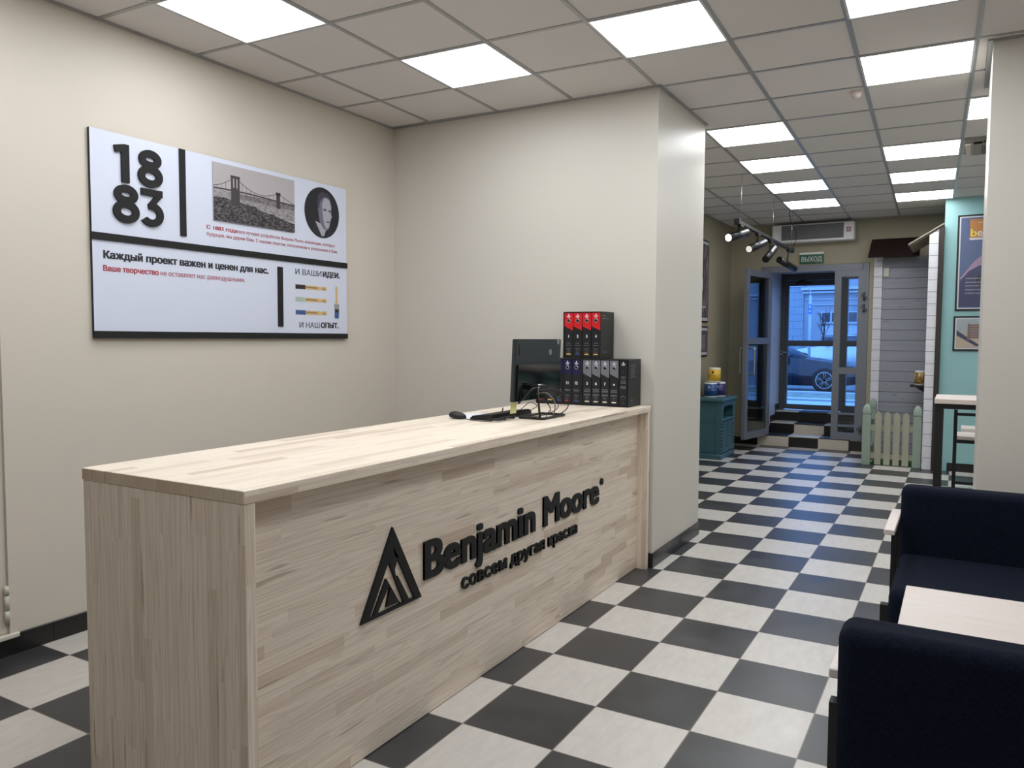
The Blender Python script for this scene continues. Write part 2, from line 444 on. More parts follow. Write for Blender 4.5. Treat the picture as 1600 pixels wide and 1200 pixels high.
# ------------------------------------------------------------------ shell
LX, BX, RX = -3.94, -1.76, 3.0       # left wall, pillar side, right wall
YB, YP, YF, YN = 4.965, 6.03, 11.68, -2.6
FLX = -2.99                          # left wall of the far room
struct('floor', box(LX-.2, RX+.2, YN-.2, YF, -.1, 0), 'floor')
struct('wall_left', box(LX-.2, LX, YN, YB, 0, CZ+.1), 'wall')
struct('wall_back', box(LX-.2, BX, YB, YP, 0, CZ+.1), 'wall_side')
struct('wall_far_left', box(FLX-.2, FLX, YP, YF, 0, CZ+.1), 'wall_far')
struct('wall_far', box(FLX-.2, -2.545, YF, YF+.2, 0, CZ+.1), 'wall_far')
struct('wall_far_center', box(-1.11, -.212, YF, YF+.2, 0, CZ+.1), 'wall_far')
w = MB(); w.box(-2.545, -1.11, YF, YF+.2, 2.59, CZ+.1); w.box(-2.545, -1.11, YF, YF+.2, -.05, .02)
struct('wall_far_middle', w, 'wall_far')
struct('wall_right', box(RX, RX+.2, YN, YF, 0, CZ+.1), 'wall_pale')
struct('wall_near', box(LX-.2, RX+.2, YN-.2, YN, 0, CZ+.1), 'wall_pale')
struct('wall_middle_right', box(.10, 1.5, 5.115, 6.0, 0, CZ+.1), 'wall_side')
struct('wall_far_right', box(-.21, RX, 10.5, YF, 0, CZ+.1), 'teal_wall')

# ceiling: tile surface with a grid of T bars, turned 1.6 degrees to the floor
CA = .028; cc_, ss_ = math.cos(CA), math.sin(CA)
def node(p, q): return Vector((-3.5262+.6*(p*cc_-q*ss_), 3.1365+.6*(p*ss_+q*cc_), 0))
ceil = struct('ceiling', box(LX-.2, RX+.2, YN-.2, YF+.2, CZ+.004, CZ+.2), 'ceil')
def clip(a, b, x0, x1, y0, y1):
    t0, t1 = 0., 1.; d = b-a
    for k, lo, hi in ((0, x0, x1), (1, y0, y1)):
        if abs(d[k]) < 1e-9: continue
        ta, tb = (lo-a[k])/d[k], (hi-a[k])/d[k]
        if ta > tb: ta, tb = tb, ta
        t0, t1 = max(t0, ta), min(t1, tb)
    return (a+d*t0, a+d*t1) if t1 > t0 else None
g = MB(); dx, dy = Vector((cc_, ss_, 0)), Vector((-ss_, cc_, 0))
for k in range(-12, 22):
    for a, b, dr, pr in ((node(k, -14), node(k, 20), dy, dx), (node(-8, k), node(14, k), dx, dy)):
        s_ = clip(a, b, LX, RX, YN, YF)
        if not s_: continue
        A, B = s_; hw = .012; z1 = CZ+.006; z0 = CZ-.001 if dr is dy else CZ-.0004
        vs = [A-pr*hw, B-pr*hw, B+pr*hw, A+pr*hw]
        lo = [g.bm.verts.new((v.x, v.y, z0)) for v in vs]; hi = [g.bm.verts.new((v.x, v.y, z1)) for v in vs]
        g._done([g.bm.faces.new(lo[::-1]), g.bm.faces.new(hi)]+[g.bm.faces.new((lo[i], lo[(i+1) % 4], hi[(i+1) % 4], hi[i])) for i in range(4)])
obj('ceiling_grid', g, 'grid', ceil)
# wall angle trim
tr = MB()
for a in ((LX, BX+.02, YB-.02, YB), (LX, LX+.02, YN, YB-.02), (BX, BX+.02, YB, YP), (FLX, FLX+.02, YP, YF), (FLX, RX, YF-.02, YF),
          (.075, 1.5, 5.09, 5.115), (.075, .10, 5.115, 6.02)):
    tr.box(*a, CZ-.006, CZ+.005)
struct('trim_1', tr, 'grid')
def bboard(n, *bs):
    m = MB()
    for b in bs: m.box(*b, 0, .1, bev=.002)
    struct('baseboard_'+n, m, 'black_tile')
bboard('left', *[(LX, LX+.012, y, y+.4, ) for y in [YN+.4*i for i in range(18)]], (LX, LX+.012, YN+7.2, YB))
bboard('back', (LX+.012, BX, YB-.012, YB))
bboard('inner_left', (BX, BX+.012, YB-.012, 5.56), (BX, BX+.012, 5.562, YP))
bboard('far_left', (FLX, FLX+.012, YP, YF))
bboard('far', (FLX+.012, -2.545, YF-.012, YF), (-1.10, -1.06, YF-.012, YF))
bboard('far_right', (-.10, .36, 10.488, 10.5), (.362, .76, 10.488, 10.5), (.762, 1.2, 10.488, 10.5), (1.2, RX, 10.488, 10.5))
bboard('middle_right', (.088, 1.5, 5.103, 5.115), (.088, .10, 5.115, 6.0))

# door at the far left edge of the picture
d = MB(); d.box(LX-.05, LX+.004, 1.05, 1.985, .115, 2.16)
d1 = struct('door_1', d, 'wall')
f = MB(); f.box(LX, LX+.018, 1.99, 2.035, .1, 2.2); f.box(LX, LX+.018, 1.0, 1.045, .1, 2.2); f.box(LX, LX+.018, 1.045, 1.99, 2.16, 2.2)
obj('door_frame', f, 'wall', d1)
s_ = box(LX, LX+.03, 1.0, 2.03, .085, .108, bev=.004); obj('door_sill', s_, 'wall', d1)
h = MB(); h.cyl((LX+.02, 1.978, .165), (LX+.02, 1.978, .225), .011); h.cyl((LX+.02, 1.978, .228), (LX+.02, 1.978, .298), .011); h.cyl((LX+.02, 1.978, .301), (LX+.02, 1.978, .345), .011)
obj('hinge', h, 'thermo', d1)

# ------------------------------------------------------------------ ceiling lights
def light(p, q, label, group='square ceiling light panels'):
    c = node(p+.5, q+.5); t = thing('ceiling_light', label, 'light', (c.x, c.y, CZ), group)
    t.rotation_euler = (0, 0, CA)
    BASE[t.name] = Vector((0, 0, 0))
    fr = MB(); a, b = .297, .285
    for x0, x1, y0, y1 in ((-a, a, -a, -b), (-a, a, b, a), (-a, -b, -b, b), (b, a, -b, b)): fr.box(x0, x1, y0, y1, -.004, .004)
    obj('light_frame', fr, 'lightframe', t); obj('diffuser', box(-b, b, -b, b, -.002, .003), 'led', t)
    BASE[t.name] = Vector(t.location)
    return t
light(0, -1, 'glowing square ceiling panel at the top left of the photo above the sign wall')
light(1, 1, 'glowing square ceiling panel over the counter alcove, the one wholly in view between two others')
light(3, 1, 'large glowing ceiling panel at top centre, right of the alcove one')
light(5, 1, 'glowing ceiling panel cut by the top edge at the upper right')
light(5, 3, 'glowing ceiling panel just left of the right-hand pillar top')
light(3, 5, 'glowing ceiling panel beside the alcove pillar, nearest of the four in its row')
light(3, 7, 'second glowing ceiling panel from the alcove pillar in the left corridor row')
light(3, 9, 'third glowing ceiling panel from the alcove pillar in the left corridor row')
light(3, 11, 'farthest glowing ceiling panel of the left corridor row, before the exit wall')
light(6, 5, 'glowing ceiling panel partly hidden behind the right-hand pillar')
light(5, 7, 'glowing ceiling panel left of the ceiling cassette, nearest of three in the right corridor row')
light(5, 9, 'middle glowing ceiling panel of three in the right corridor row')
light(5, 11, 'farthest glowing ceiling panel of the right corridor row, above the teal wall edge')
for p, q in ((0, -3), (3, -1), (5, -1), (8, 1), (8, 4), (5, -4), (2, -3), (3, -5), (8, 8)):  # unseen panels added for light, some to brighten the alcove and counter
    light(p, q, 'square ceiling light panel added out of view to light the room', 'light panels added out of view')

# motion sensor dome and ceiling cassette
t = thing('motion_detector', 'small round cream dome sensor on a ceiling tile beside a light panel', 'sensor', (-.66, 5.72, CZ))
obj('sensor_base', MB().cyl((-.66, 5.72, CZ+.004), (-.66, 5.72, CZ-.01), .043, .04, 24), 'detector', t)
obj('sensor_dome', MB().ball((-.66, 5.72, CZ-.01), .036, .036, .032, 20), 'detector', t)
c = node(6.5, 7.5)
t = thing('air_cassette', 'cream ceiling ventilation unit with square-holed grid beside the right pillar', 'vent', (c.x, c.y, CZ))
BASE[t.name] = Vector((c.x, c.y, CZ))
m = MB(); m.box(c.x-.275, c.x+.29, c.y-.285, c.y+.285, CZ-.010, CZ+.004, bev=.003); m.box(c.x-.222, c.x+.26, c.y-.17, c.y+.26, CZ-.03, CZ-.010, bev=.004)
obj('cassette_housing', m, 'greyedge', t)
obj('louver_flap', MB().prism([(-.272, -.12), (-.228, -.14), (-.226, .22), (-.262, .25)], (c.x, c.y, CZ-.010), (1, 0, 0), (0, 1, 0), -.008), 'chip_w', t)
obj('slot', box(c.x-.21, c.x-.15, c.y-.178, c.y-.168, CZ-.026, CZ-.012), 'hole', t)
obj('slot', box(c.x-.14, c.x+.1, c.y-.2, c.y-.172, CZ-.0125, CZ-.009), 'hole', t)
m = MB()
for i in range(20):
    for j in range(5): m.box(c.x-.150+.0155*i, c.x-.141+.0155*i, c.y-.11+.07*j, c.y-.068+.07*j, CZ-.0312, CZ-.028)
obj('vent_grid', m, 'hole', t)

# ------------------------------------------------------------------ reception counter
cx0, cx1, cy0, cy1 = -2.565, -1.775, 1.545, 4.945
t = thing('reception_counter', 'long pale pine reception counter with black lettering on its front', 'counter', ((cx0+cx1)/2, (cy0+cy1)/2, 0))
mb = MB().mat('wood_top'); mb.box(cx0, cx1, cy0, cy1, CT-.04, CT, bev=.002)
for f in mb.bm.faces:
    if abs(f.normal.y) > .9: mb.mat('wood_end'); f.material_index = 1
mb.mats = ['wood_top', 'wood_end']
for f in mb.bm.faces:
    if abs(f.normal.x) > .9: f.material_index = 2
mb.mats.append('wood_y')
obj('countertop', mb, None, t)
for y0, y1 in ((cy0+.002, cy0+.042), (cy1-.045, cy1-.005)):
    mb = MB(); mb.mats = ['wood_z', 'wood_zy']; mb.box(cx0+.004, cx1-.002, y0, y1, 0, CT-.041, bev=.0015)
    for f in mb.bm.faces:
        f.material_index = 1 if abs(f.normal.x) > .9 else 0
    obj('side_panel', mb, None, t)
obj('front_panel', box(-1.875, -1.847, cy0+.042, cy1-.045, .004, CT-.041), 'wood_y', t)
# mountain emblem and lettering on the front, cut from black board 10 mm thick
PX = -1.847
em = MB()
def P(*q): em.prism(list(q), (PX, 0, 0), *XP, .01)
# outer triangle split into convex strips round the pale gaps
P((2.117, .507), (2.158, .507), (2.275, .700), (2.302, .752), (2.302, .826))
P((2.302, .826), (2.302, .752), (2.312, .712), (2.330, .700), (2.441, .507), (2.482, .507))
P((2.302, .752), (2.275, .700), (2.300, .652), (2.312, .662), (2.333, .705))
P((2.158, .507), (2.441, .507), (2.441, .519), (2.158, .519))
P((2.184, .519), (2.207, .519), (2.272, .602), (2.262, .638))
P((2.262, .638), (2.272, .602), (2.281, .600), (2.345, .519), (2.338, .519+.010))
P((2.262, .530), (2.337, .530), (2.284, .600))
P((2.300, .652), (2.366, .519), (2.402, .519), (2.330, .632), (2.318, .628), (2.312, .662))
obj('emblem', em, 'black', t)
m = MB(); text(m, 'Benjamin Moore', (PX, 0, 0), XP, 2.503, 4.248, .566, .156, .034, .01); obj('lettering', m, 'black', t)
m = MB(); m.cyl((PX, 4.292, .686), (PX+.01, 4.292, .686), .02, n=20); obj('lettering', m, 'black', t)
m = MB(); text(m, 'совсем другая краска', (PX, 0, 0), XP, 2.777, 3.948, .45, .062, .02, .01); obj('lettering', m, 'black', t)

# ------------------------------------------------------------------ wall sign
SX = LX+.02
t = thing('wall_sign', 'large white company history sign with 1883 and black bars on the left wall', 'sign', (LX, 3.415, 1.53))
mb = MB(); mb.mats = ['sign_edge', 'sign_white']; mb.box(LX+.002, SX, 2.45, 4.383, 1.531, 2.617)
for f in mb.bm.faces: f.material_index = 1 if f.normal.x > .9 else 0
obj('sign_panel', mb, None, t)
for y0, y1, z0, z1 in ((2.448, 4.385, 2.045, 2.083), (2.448, 4.385, 1.531, 1.569), (2.979, 3.018, 2.121, 2.616), (3.714, 3.756, 1.612, 2.004)):
    obj('bar', box(SX, SX+.008, y0, y1, z0, z1), 'sign_black', t)
def numeral_ring(cy, cz, ry, rz, w, a0=0., a1=2*PI, n=44):
    """thick elliptical stroke as a strip of quads, returned as polygons"""
    out = []
    for i in range(n):
        a, b = a0+(a1-a0)*i/n, a0+(a1-a0)*(i+1)/n
        out.append([(cy+(ry-w)*math.cos(a), cz+(rz-w)*math.sin(a)), (cy+ry*math.cos(a), cz+rz*math.sin(a)), (cy+ry*math.cos(b), cz+rz*math.sin(b)), (cy+(ry-w)*math.cos(b), cz+(rz-w)*math.sin(b))])
    return out
def eight(y0, y1, z0, z1):
    m = MB(); cy = (y0+y1)/2; h = z1-z0; w = .041
    for q in numeral_ring(cy, z1-h*.255, (y1-y0)*.455, h*.255, w): m.prism(q, (SX, 0, 0), *XP, .0116)
    for q in numeral_ring(cy, z0+h*.30, (y1-y0)*.5, h*.30, w): m.prism(q, (SX, 0, 0), *XP, .012)
    return obj('numeral', m, 'sign_black', t)
eight(2.716, 2.867, 2.362, 2.566); eight(2.567, 2.719, 2.149, 2.353)
m = MB(); m.prism([(2.620, 2.364), (2.664, 2.364), (2.664, 2.566), (2.635, 2.566), (2.579, 2.552), (2.586, 2.516), (2.620, 2.524)], (SX, 0, 0), *XP, .012); obj('numeral', m, 'sign_black', t)
m = MB()
for q in numeral_ring(2.794, 2.215, .074, .067, .04, -2.55, 1.55, 36): m.prism(q, (SX, 0, 0), *XP, .012)
m.prism(rect(2.732, 2.862, 2.316, 2.353), (SX, 0, 0), *XP, .0116)
m.prism([(2.862, 2.353), (2.815, 2.316), (2.772, 2.268), (2.778, 2.243), (2.806, 2.243), (2.822, 2.277), (2.862, 2.322)], (SX, 0, 0), *XP, .0112)
obj('numeral', m, 'sign_black', t)
def line(body, y0, y1, z, cap, bold, m_, label=None):
    m = MB(); text(m, body, (SX, 0, 0), XP, y0, y1, z, cap, bold, .0015); o = obj('lettering', m, m_, t)
    if label: o['label'] = label
line('С 1883 года', 3.161, 3.392, 2.185, .022, .022, 'red_ink', 'bold red lettering')
line('все лучшие разработки Benjamin Moore, инновации, взгляд в', 3.402, 4.256, 2.185, .021, 0., 'maroon')
line('будущее, мы дарим Вам. С нашим опытом, отношением и уважением к Вам.', 3.161, 4.288, 2.145, .021, 0., 'maroon')
line('Каждый проект важен и ценен для нас.', 2.509, 3.638, 1.951, .040, .045, 'dark_ink')
line('Ваше творчество', 2.507, 2.834, 1.885, .029, .024, 'red_ink', 'bold red lettering')
line('не оставляет нас равнодушными.', 2.846, 3.444, 1.885, .027, 0., 'maroon')
line('И ВАШИ', 3.875, 4.122, 1.967, .036, 0., 'dark_ink'); line('ИДЕИ.', 4.136, 4.309, 1.967, .037, .045, 'dark_ink')
line('И НАШ', 3.908, 4.098, 1.607, .036, 0., 'dark_ink'); line('ОПЫТ.', 4.112, 4.293, 1.607, .037, .045, 'dark_ink')
# printed stirring sticks and brush
for z, cm in ((1.885, 's_dark'), (1.8, 's_mint'), (1.7115, 's_blue')):
    m = MB().mat('stick'); m.prism([(3.965, z-.0145), (4.10, z-.0145), (4.118, z-.010), (4.135, z-.0145), (4.171, z-.0155), (4.171, z+.0135), (4.135, z+.0125), (4.118, z+.008), (4.10, z+.0125), (3.965, z+.0135)], (SX, 0, 0), *XP, .0012)
    m.mat(cm); m.prism(rect(3.874, 3.966, z-.0155, z+.0145), (SX, 0, 0), *XP, .0014)
    m.mat('brown_ink'); text(m, 'ДРУГАЯ КРАСКА', (SX+.0012, 0, 0), XP, 3.97, 4.078, z-.005, .010, .02, .0006); m.prism([(4.138, z-.004), (4.150, z-.004), (4.144, z+.006)], (SX+.0012, 0, 0), *XP, .0004); m.prism(rect(4.125, 4.163, z-.008, z-.006), (SX+.0012, 0, 0), *XP, .0004)
    obj('stick_picture', m, None, t)
m = MB().mat('stick'); m.prism([(4.256, 1.779), (4.292, 1.779), (4.284, 1.80), (4.283, 1.84), (4.286, 1.885), (4.282, 1.904), (4.274, 1.909), (4.266, 1.904), (4.262, 1.885), (4.265, 1.84), (4.264, 1.80)], (SX, 0, 0), *XP, .0014)
m.mat('steel_print'); m.prism(rect(4.251, 4.301, 1.744, 1.779), (SX, 0, 0), *XP, .0016)
m.mat('s_dark'); m.prism(rect(4.255, 4.298, 1.722, 1.744), (SX, 0, 0), *XP, .0014)
m.mat('s_blue'); m.prism([(4.254, 1.683), (4.262, 1.677), (4.290, 1.677), (4.296, 1.683), (4.299, 1.722), (4.253, 1.722)], (SX, 0, 0), *XP, .0014)
obj('brush_picture', m, None, t)
# old photograph of a suspension bridge on its own board
by0, by1, bz0, bz1 = 3.209, 3.866, 2.243, 2.589; bw, bh = by1-by0, bz1-bz0
pb = obj('bridge_photo', box(SX, SX+.008, by0, by1, bz0, bz1), 'sky_print', t); px = SX+.008
def pp(mat_, pts, lift=.0004, name='photo_detail'):
    m = MB(); m.prism([(by0+a*bw, bz0+b*bh) for a, b in pts], (px, 0, 0), *XP, lift); return obj(name, m, mat_, pb)
pp('river', rect(0, 1, .2, .535)); pp('shorep', [(.30, .44), (1, .41), (1, .53), (.6, .53), (.30, .53)], .0006)
pp('docks', [(0, 0), (1, 0), (1, .16), (.86, .2), (.70, .26), (.55, .30), (.42, .36), (.3, .38), (.1, .42), (0, .40)], .0008)
m = MB()
def seg(a, b, w):
    a, b = Vector((by0+a[0]*bw, bz0+a[1]*bh)), Vector((by0+b[0]*bw, bz0+b[1]*bh)); n = Vector((-(b-a).y, (b-a).x)).normalized()*w/2
    m.prism([tuple(a-n), tuple(b-n), tuple(b+n), tuple(a+n)], (px, 0, 0), *XP, .001)
tw = [((.20, .30, .30, .83)), ((.755, .805, .40, .70))]
for a0, a1, b0, b1 in tw:
    wd = a1-a0
    zt = b0+.22*(b1-b0)+.2
    for x0, x1, z0, z1 in ((a0, a1, b0, zt), (a0, a0+wd*.24, zt, b1-.05), (a0+wd*.38, a0+wd*.62, zt, b1-.05), (a1-wd*.24, a1, zt, b1-.05), (a0-.005, a1+.005, b1-.05, b1)):
        m.prism([(by0+a*bw, bz0+b*bh) for a, b in rect(x0, x1, z0, z1)], (px, 0, 0), *XP, .0012)
for k in range(12):
    x0, x1 = k/12, (k+1)/12
    dz = lambda x: .545+.02*math.cos((x-.35)*2.2)-.07*max(0, x-.4)
    seg((x0, dz(x0)), (x1, dz(x1)), .009)
def cab(x): # main cable
    if x < .25: return .60+.22*((x)/.25)**1.6
    if x < .78: u = (x-.25)/.53; return .82*(1-u)+.69*u-.9*u*(1-u)*.72
    return .69-.16*((x-.78)/.22)**.8
for k in range(36): seg((k/36, cab(k/36)), ((k+1)/36, cab((k+1)/36)), .003)
for x in (.04, .09, .14, .33, .38, .43, .48, .60, .66, .72, .85): seg((x, .54), (x, cab(x)), .0012)
obj('photo_detail', m, 'towerp', pb)
m = MB()
for k in range(26):
    x = random.uniform(.35, .98); z = .36-.22*(x-.3)+random.uniform(-.12, .1); z = max(.05, z)
    if k % 2: seg((x, z), (x, z+random.uniform(.04, .12)), .0018)
    else: seg((x-.03, z), (x+.02, z-.006), .006)
obj('photo_detail', m, 'deckp', pb)
# oval portrait print: a person in a dark suit
po = MB(); po.prism(oval(4.135, 2.413, .17, .175, 56), (SX, 0, 0), *XP, .003); po = obj('portrait_photo', po, 'portrait_bg', t)
qx = SX+.003
def pq(mat_, pts, lift, name='portrait_detail'):
    m = MB(); m.prism([(4.135+a*.17, 2.413+b*.175) for a, b in pts], (qx, 0, 0), *XP, lift); return obj(name, m, mat_, po)
pq('p_suit', [(-.58, -.72), (-.3, -.9), (.0, -.98), (.35, -.9), (.62, -.72), (.45, -.5), (-.3, -.4)], .0003)
pq('p_face', [(-.42, -.36), (-.05, -.93), (.16, -.90), (.24, -.66), (-.05, -.45)], .0006)
pq('p_mid', [(-.28, .30), (-.22, -.10), (-.16, -.36), (.02, -.60), (.22, -.70), (.40, -.56), (.46, -.34), (.52, -.16), (.58, -.10), (.52, .02), (.54, .30), (.44, .62), (.10, .74), (-.18, .60)], .0009)
pq('p_face', [(-.02, .34), (.0, .08), (.04, -.18), (.10, -.46), (.24, -.62), (.38, -.52), (.43, -.34), (.50, -.16), (.55, -.10), (.49, .02), (.51, .28), (.42, .56), (.12, .62)], .0012)
pq('p_hair', [(-.32, .30), (-.20, .12), (-.14, .42), (.06, .62), (.34, .64), (.50, .42), (.48, .62), (.30, .80), (.0, .84), (-.24, .68)], .0015)
pq('p_hair', [(.06, .10), (.22, .10), (.24, .17), (.06, .18)], .0018); pq('p_hair', [(.36, .08), (.50, .08), (.50, .14), (.36, .15)], .0018)
pq('p_hair', [(.22, -.36), (.42, -.34), (.42, -.30), (.22, -.31)], .0018); pq('portrait_bg', [(.08, -.96), (.28, -.92), (.32, -.66), (.18, -.70)], .0018)

# ------------------------------------------------------------------ binders in slipcases
YS = 4.727
def slipcase(x0, x1, z0, label, side_text):
    t = thing('slipcase', label, 'slipcase', ((x0+x1)/2, YS+.11, z0), 'black slipcases of colour binders')
    m = MB(); w = .005; y1 = YS+.215; z1 = z0+.31
    m.box(x0, x0+w, YS, y1, z0, z1); m.box(x1-w, x1, YS, y1, z0, z1); m.box(x0+w, x1-w, YS, y1, z0, z0+w); m.box(x0+w, x1-w, YS, y1, z1-w, z1); m.box(x0+w, x1-w, y1-w, y1, z0+w, z1-w)
    obj('case_shell', m, 'bin_side', t)
    m = MB()
    for a, b, h in side_text: m.prism(rect(YS+a, YS+b, z0+h, z0+h+.004), (x1, 0, 0), *XP, .0006)
    text(m, 'Benjamin Moore', (x1, 0, 0), XP, YS+.035, YS+.1, z0+.042, .006, .02, .0006)
    obj('lettering', m, 'ink_dim', t)
    return t
slipcase(-2.525, -2.183, CT, 'black slipcase on the counter behind the monitor, lower left of the stack', [])
slipcase(-2.181, -1.848, CT, 'black slipcase on the counter at the right end of the lower row', [(.03, .12, .268), (.04, .11, .252), (.04, .11, .236), (.03, .12, .222), (.04, .1, .207), (.03, .12, .193)])
slipcase(-2.32, -2.045, CT+.312, 'black slipcase standing on top of the two lower ones', [(.02, .08, .282), (.02, .08, .262), (.09, .12, .262)])
def binder(x0, x1, z0, num, style, label, group):
    t = thing('binder', label, 'binder', ((x0+x1)/2, YS+.1, z0), group)
    col = {'red': 'bin_red', 'grey': 'bin_grey', 'navy': 'bin_navy', 'black': 'bin_black'}[style]
    g = .0012; xa, xb = x0+g, x1-g; za, zb = z0+.006, z0+.304
    obj('binder_body', box(xa, xb, YS+.003, YS+.2, za, zb, bev=.002), 'bin_black', t)
    y = YS+.003; w = xb-xa
    if style == 'navy':
        obj('spine_flash', MB().prism(rect(xa+.001, xb-.001, za+.2, zb-.002), (0, y, 0), *YM, .0008), col, t)
    elif style != 'black':
        obj('spine_flash', MB().prism([(xa+.001, za+.208), (xb-.001, za+.180), (xb-.001, zb-.002), (xa+.001, zb-.002)], (0, y, 0), *YM, .0008), col, t)
    cx = (xa+xb)/2
    if style != 'black':
        m = MB(); m.lathe([(.0085, 0), (.0085, -.004), (.0135, -.004), (.0135, 0)], (cx, y, za+.245), 'Y', 20); obj('finger_ring', m, 'chrome', t)
        obj('finger_hole', MB().cyl((cx, y-.0035, za+.245), (cx, y-.0044, za+.245), .0095, n=20), 'hole', t)
    m = MB()
    m.prism([(cx-.006, za+.279), (cx+.006, za+.279), (cx, za+.291)], (0, y-.0008, 0), *YM, .0006)
    m.prism(rect(cx-.014, cx+.014, za+.272, za+.2755), (0, y-.0008, 0), *YM, .0006); m.prism(rect(cx-.009, cx+.009, za+.265, za+.2685), (0, y-.0008, 0), *YM, .0006)
    if num:
        text(m, num, (0, y, 0), YM, 0, 0, za+.132, .019 if num != '18' else .012, .05, .0008, mid=cx)
    obj('spine_lettering', m, 'ink', t)
    m = MB()
    if style == 'red': L = [(.014, .094), (.019, .080), (.016, .056), (.010, .044), (.010, .034)]
    elif style == 'navy': L = [(.022, .094), (.016, .086), (.014, .056), (.008, .044), (.008, .034)]
    elif style == 'grey': L = [(.022, .102), (.022, .092), (.022, .086), (.022, .068), (.022, .062), (.012, .048), (.004, .040), (.004, .034)]
    else: L = [(.014, .19), (.014, .182), (.018, .165), (.016, .155), (.018, .148), (.018, .128), (.02, .122), (.02, .116), (.004, .22), (.014, .062), (.006, .02)]
    for k, (hw, h) in enumerate(L): m.prism(rect(cx-hw, cx+hw, za+h, za+h+(.003 if hw > .01 else .002)), (0, y, 0), *YM, .0006)
    obj('spine_lettering', m, 'ink_dim', t)
    if style == 'black':
        obj('spine_emblem', MB().lathe([(.010, 0), (.010, -.0008), (.0115, -.0008), (.0115, 0)], (cx, y, za+.058), 'Y', 20), 'ink_dim', t)
    else:
        chip = {'1': 'chip_y', '2': 'chip_b', '3': 'chip_y', '4': 'chip_y', '11': 'chip_r', '12': 'chip_b', '10': 'chip_b', '8': 'chip_r', '9': 'chip_y'}.get(num, 'chip_w')
        obj('colour_chip', MB().prism(rect(cx-.015, cx+.015, za+.018, za+.026), (0, y, 0), *YM, .0007), chip, t)
    return t
z2 = CT+.312
for i in range(4):
    binder(-2.314+.066*i, -2.314+.066*(i+1), z2, str(i+1), 'red', 'black and red binder numbered %d in the upper slipcase' % (i+1), 'red topped binders')
for i, n in enumerate(('8', '9', '10', '11', '12')):
    lab = 'navy binder numbered %s in the lower left slipcase' % n if i > 2 else ('navy binder numbered 10, half hidden by the monitor edge' if i == 2 else 'navy binder mostly hidden behind the monitor on the counter')
    binder(-2.518+.066*i, -2.518+.066*(i+1), CT, n, 'navy', lab, 'navy binders')
for i, n in enumerate(('5', '6', '7')):
    binder(-2.174+.0635*i, -2.174+.0635*(i+1), CT, n, 'grey', 'black and grey binder numbered %s in the lower right slipcase' % n, 'grey topped binders')
binder(-1.983, -1.919, CT, '18', 'grey', 'black and grey binder with small double line number, right of binder 7', 'grey topped binders')
binder(-1.918, -1.856, CT, '', 'black', 'all black index binder without ring hole at the right end', None)

# ------------------------------------------------------------------ computer on the counter
t = thing('monitor', 'black all-in-one monitor seen from behind on a wire stand on the counter', 'monitor', (-2.05, 3.86, CT))
def slab(y0, y1, z0, z1, xf, xb, tilt=.045):
    o = (0, 0, 0); m = MB()
    fx = lambda z, x: x+(z-1.537)*tilt
    return [(fx(z0, xf), y0, z0), (fx(z0, xf), y1, z0), (fx(z1, xf), y1, z1), (fx(z1, xf), y0, z1), (fx(z0, xb), y0, z0), (fx(z0, xb), y1, z0), (fx(z1, xb), y1, z1), (fx(z1, xb), y0, z1)]
def hexa(vs, bev=0.):
    m = MB(); v = [m.bm.verts.new(c) for c in vs]
    for q in ((0, 3, 2, 1), (4, 5, 6, 7), (0, 1, 5, 4), (1, 2, 6, 5), (2, 3, 7, 6), (3, 0, 4, 7)): m.bm.faces.new([v[i] for i in q])
    if bev: bmesh.ops.bevel(m.bm, geom=list(m.bm.edges), offset=bev, segments=2, affect='EDGES')
    return m
obj('monitor_shell', hexa(slab(3.597, 4.134, 1.2, 1.537, -2.065, -2.042), .003), 'mon', t)
obj('lower_back', hexa(slab(3.612, 4.128, 1.204, 1.40, -2.043, -2.030), .003), 'mon_gloss', t)
obj('screen', hexa(slab(3.603, 4.128, 1.21, 1.531, -2.067, -2.0645)), 'screen', t)
for y, z in ((4.095, 1.522), (4.0, 1.463)):
    m = MB(); m.prism(oval(y, z, .017, .017, 24), (-2.0415+(z-1.537)*.045, 0, 0), *XP, .001); obj('badge', m, 'badge', t)
m = MB(); m.box(-2.0445, -2.0425, 3.632, 3.638, 1.45, 1.51); obj('vent_slit', m, 'hole', t)
x0_, x1_, y0_, y1_ = -2.11, -1.955, 3.745, 4.02; zz = CT+.008
m = MB(); pts = []
for cx_, cy_, a0 in ((x1_-.02, y0_+.02, -PI/2), (x1_-.02, y1_-.02, 0), (x0_+.02, y1_-.02, PI/2), (x0_+.02, y0_+.02, PI)):
    for k in range(5): a = a0+k*PI/8; pts.append((cx_+.02*math.cos(a), cy_+.02*math.sin(a), zz))
m.tube(pts, .007, 8, True); m.tube([(-1.975, 3.747, zz), (-1.985, 3.745, 1.2), (-1.99, 3.745, 1.272)], .0065)
m.tube([(-1.99, 3.745, 1.272), (-2.01, 3.72, 1.268), (-2.06, 3.655, 1.19)], .006)
m.box(-2.045, -1.985, 3.76, 3.84, 1.255, 1.285, bev=.004)
obj('stand', m, 'blackmetal', t)
m = MB(); m.cyl((-1.992, 3.75, 1.287), (-1.992, 3.815, 1.287), .005); m.cyl((-1.992, 3.75, 1.272), (-1.992, 3.815, 1.272), .005); obj('hinge_bar', m, 'chrome', t)
def smooth(pts, k=6):
    out = []; P_ = [Vector(p) for p in pts]; P_ = [P_[0]]+P_+[P_[-1]]
    for i in range(1, len(P_)-2):
        a, b, c, d_ = P_[i-1:i+3]
        for j in range(k):
            u = j/k; out.append(.5*((2*b)+(-a+c)*u+(2*a-5*b+4*c-d_)*u*u+(-a+3*b-3*c+d_)*u**3))
    out.append(P_[-2]); return out
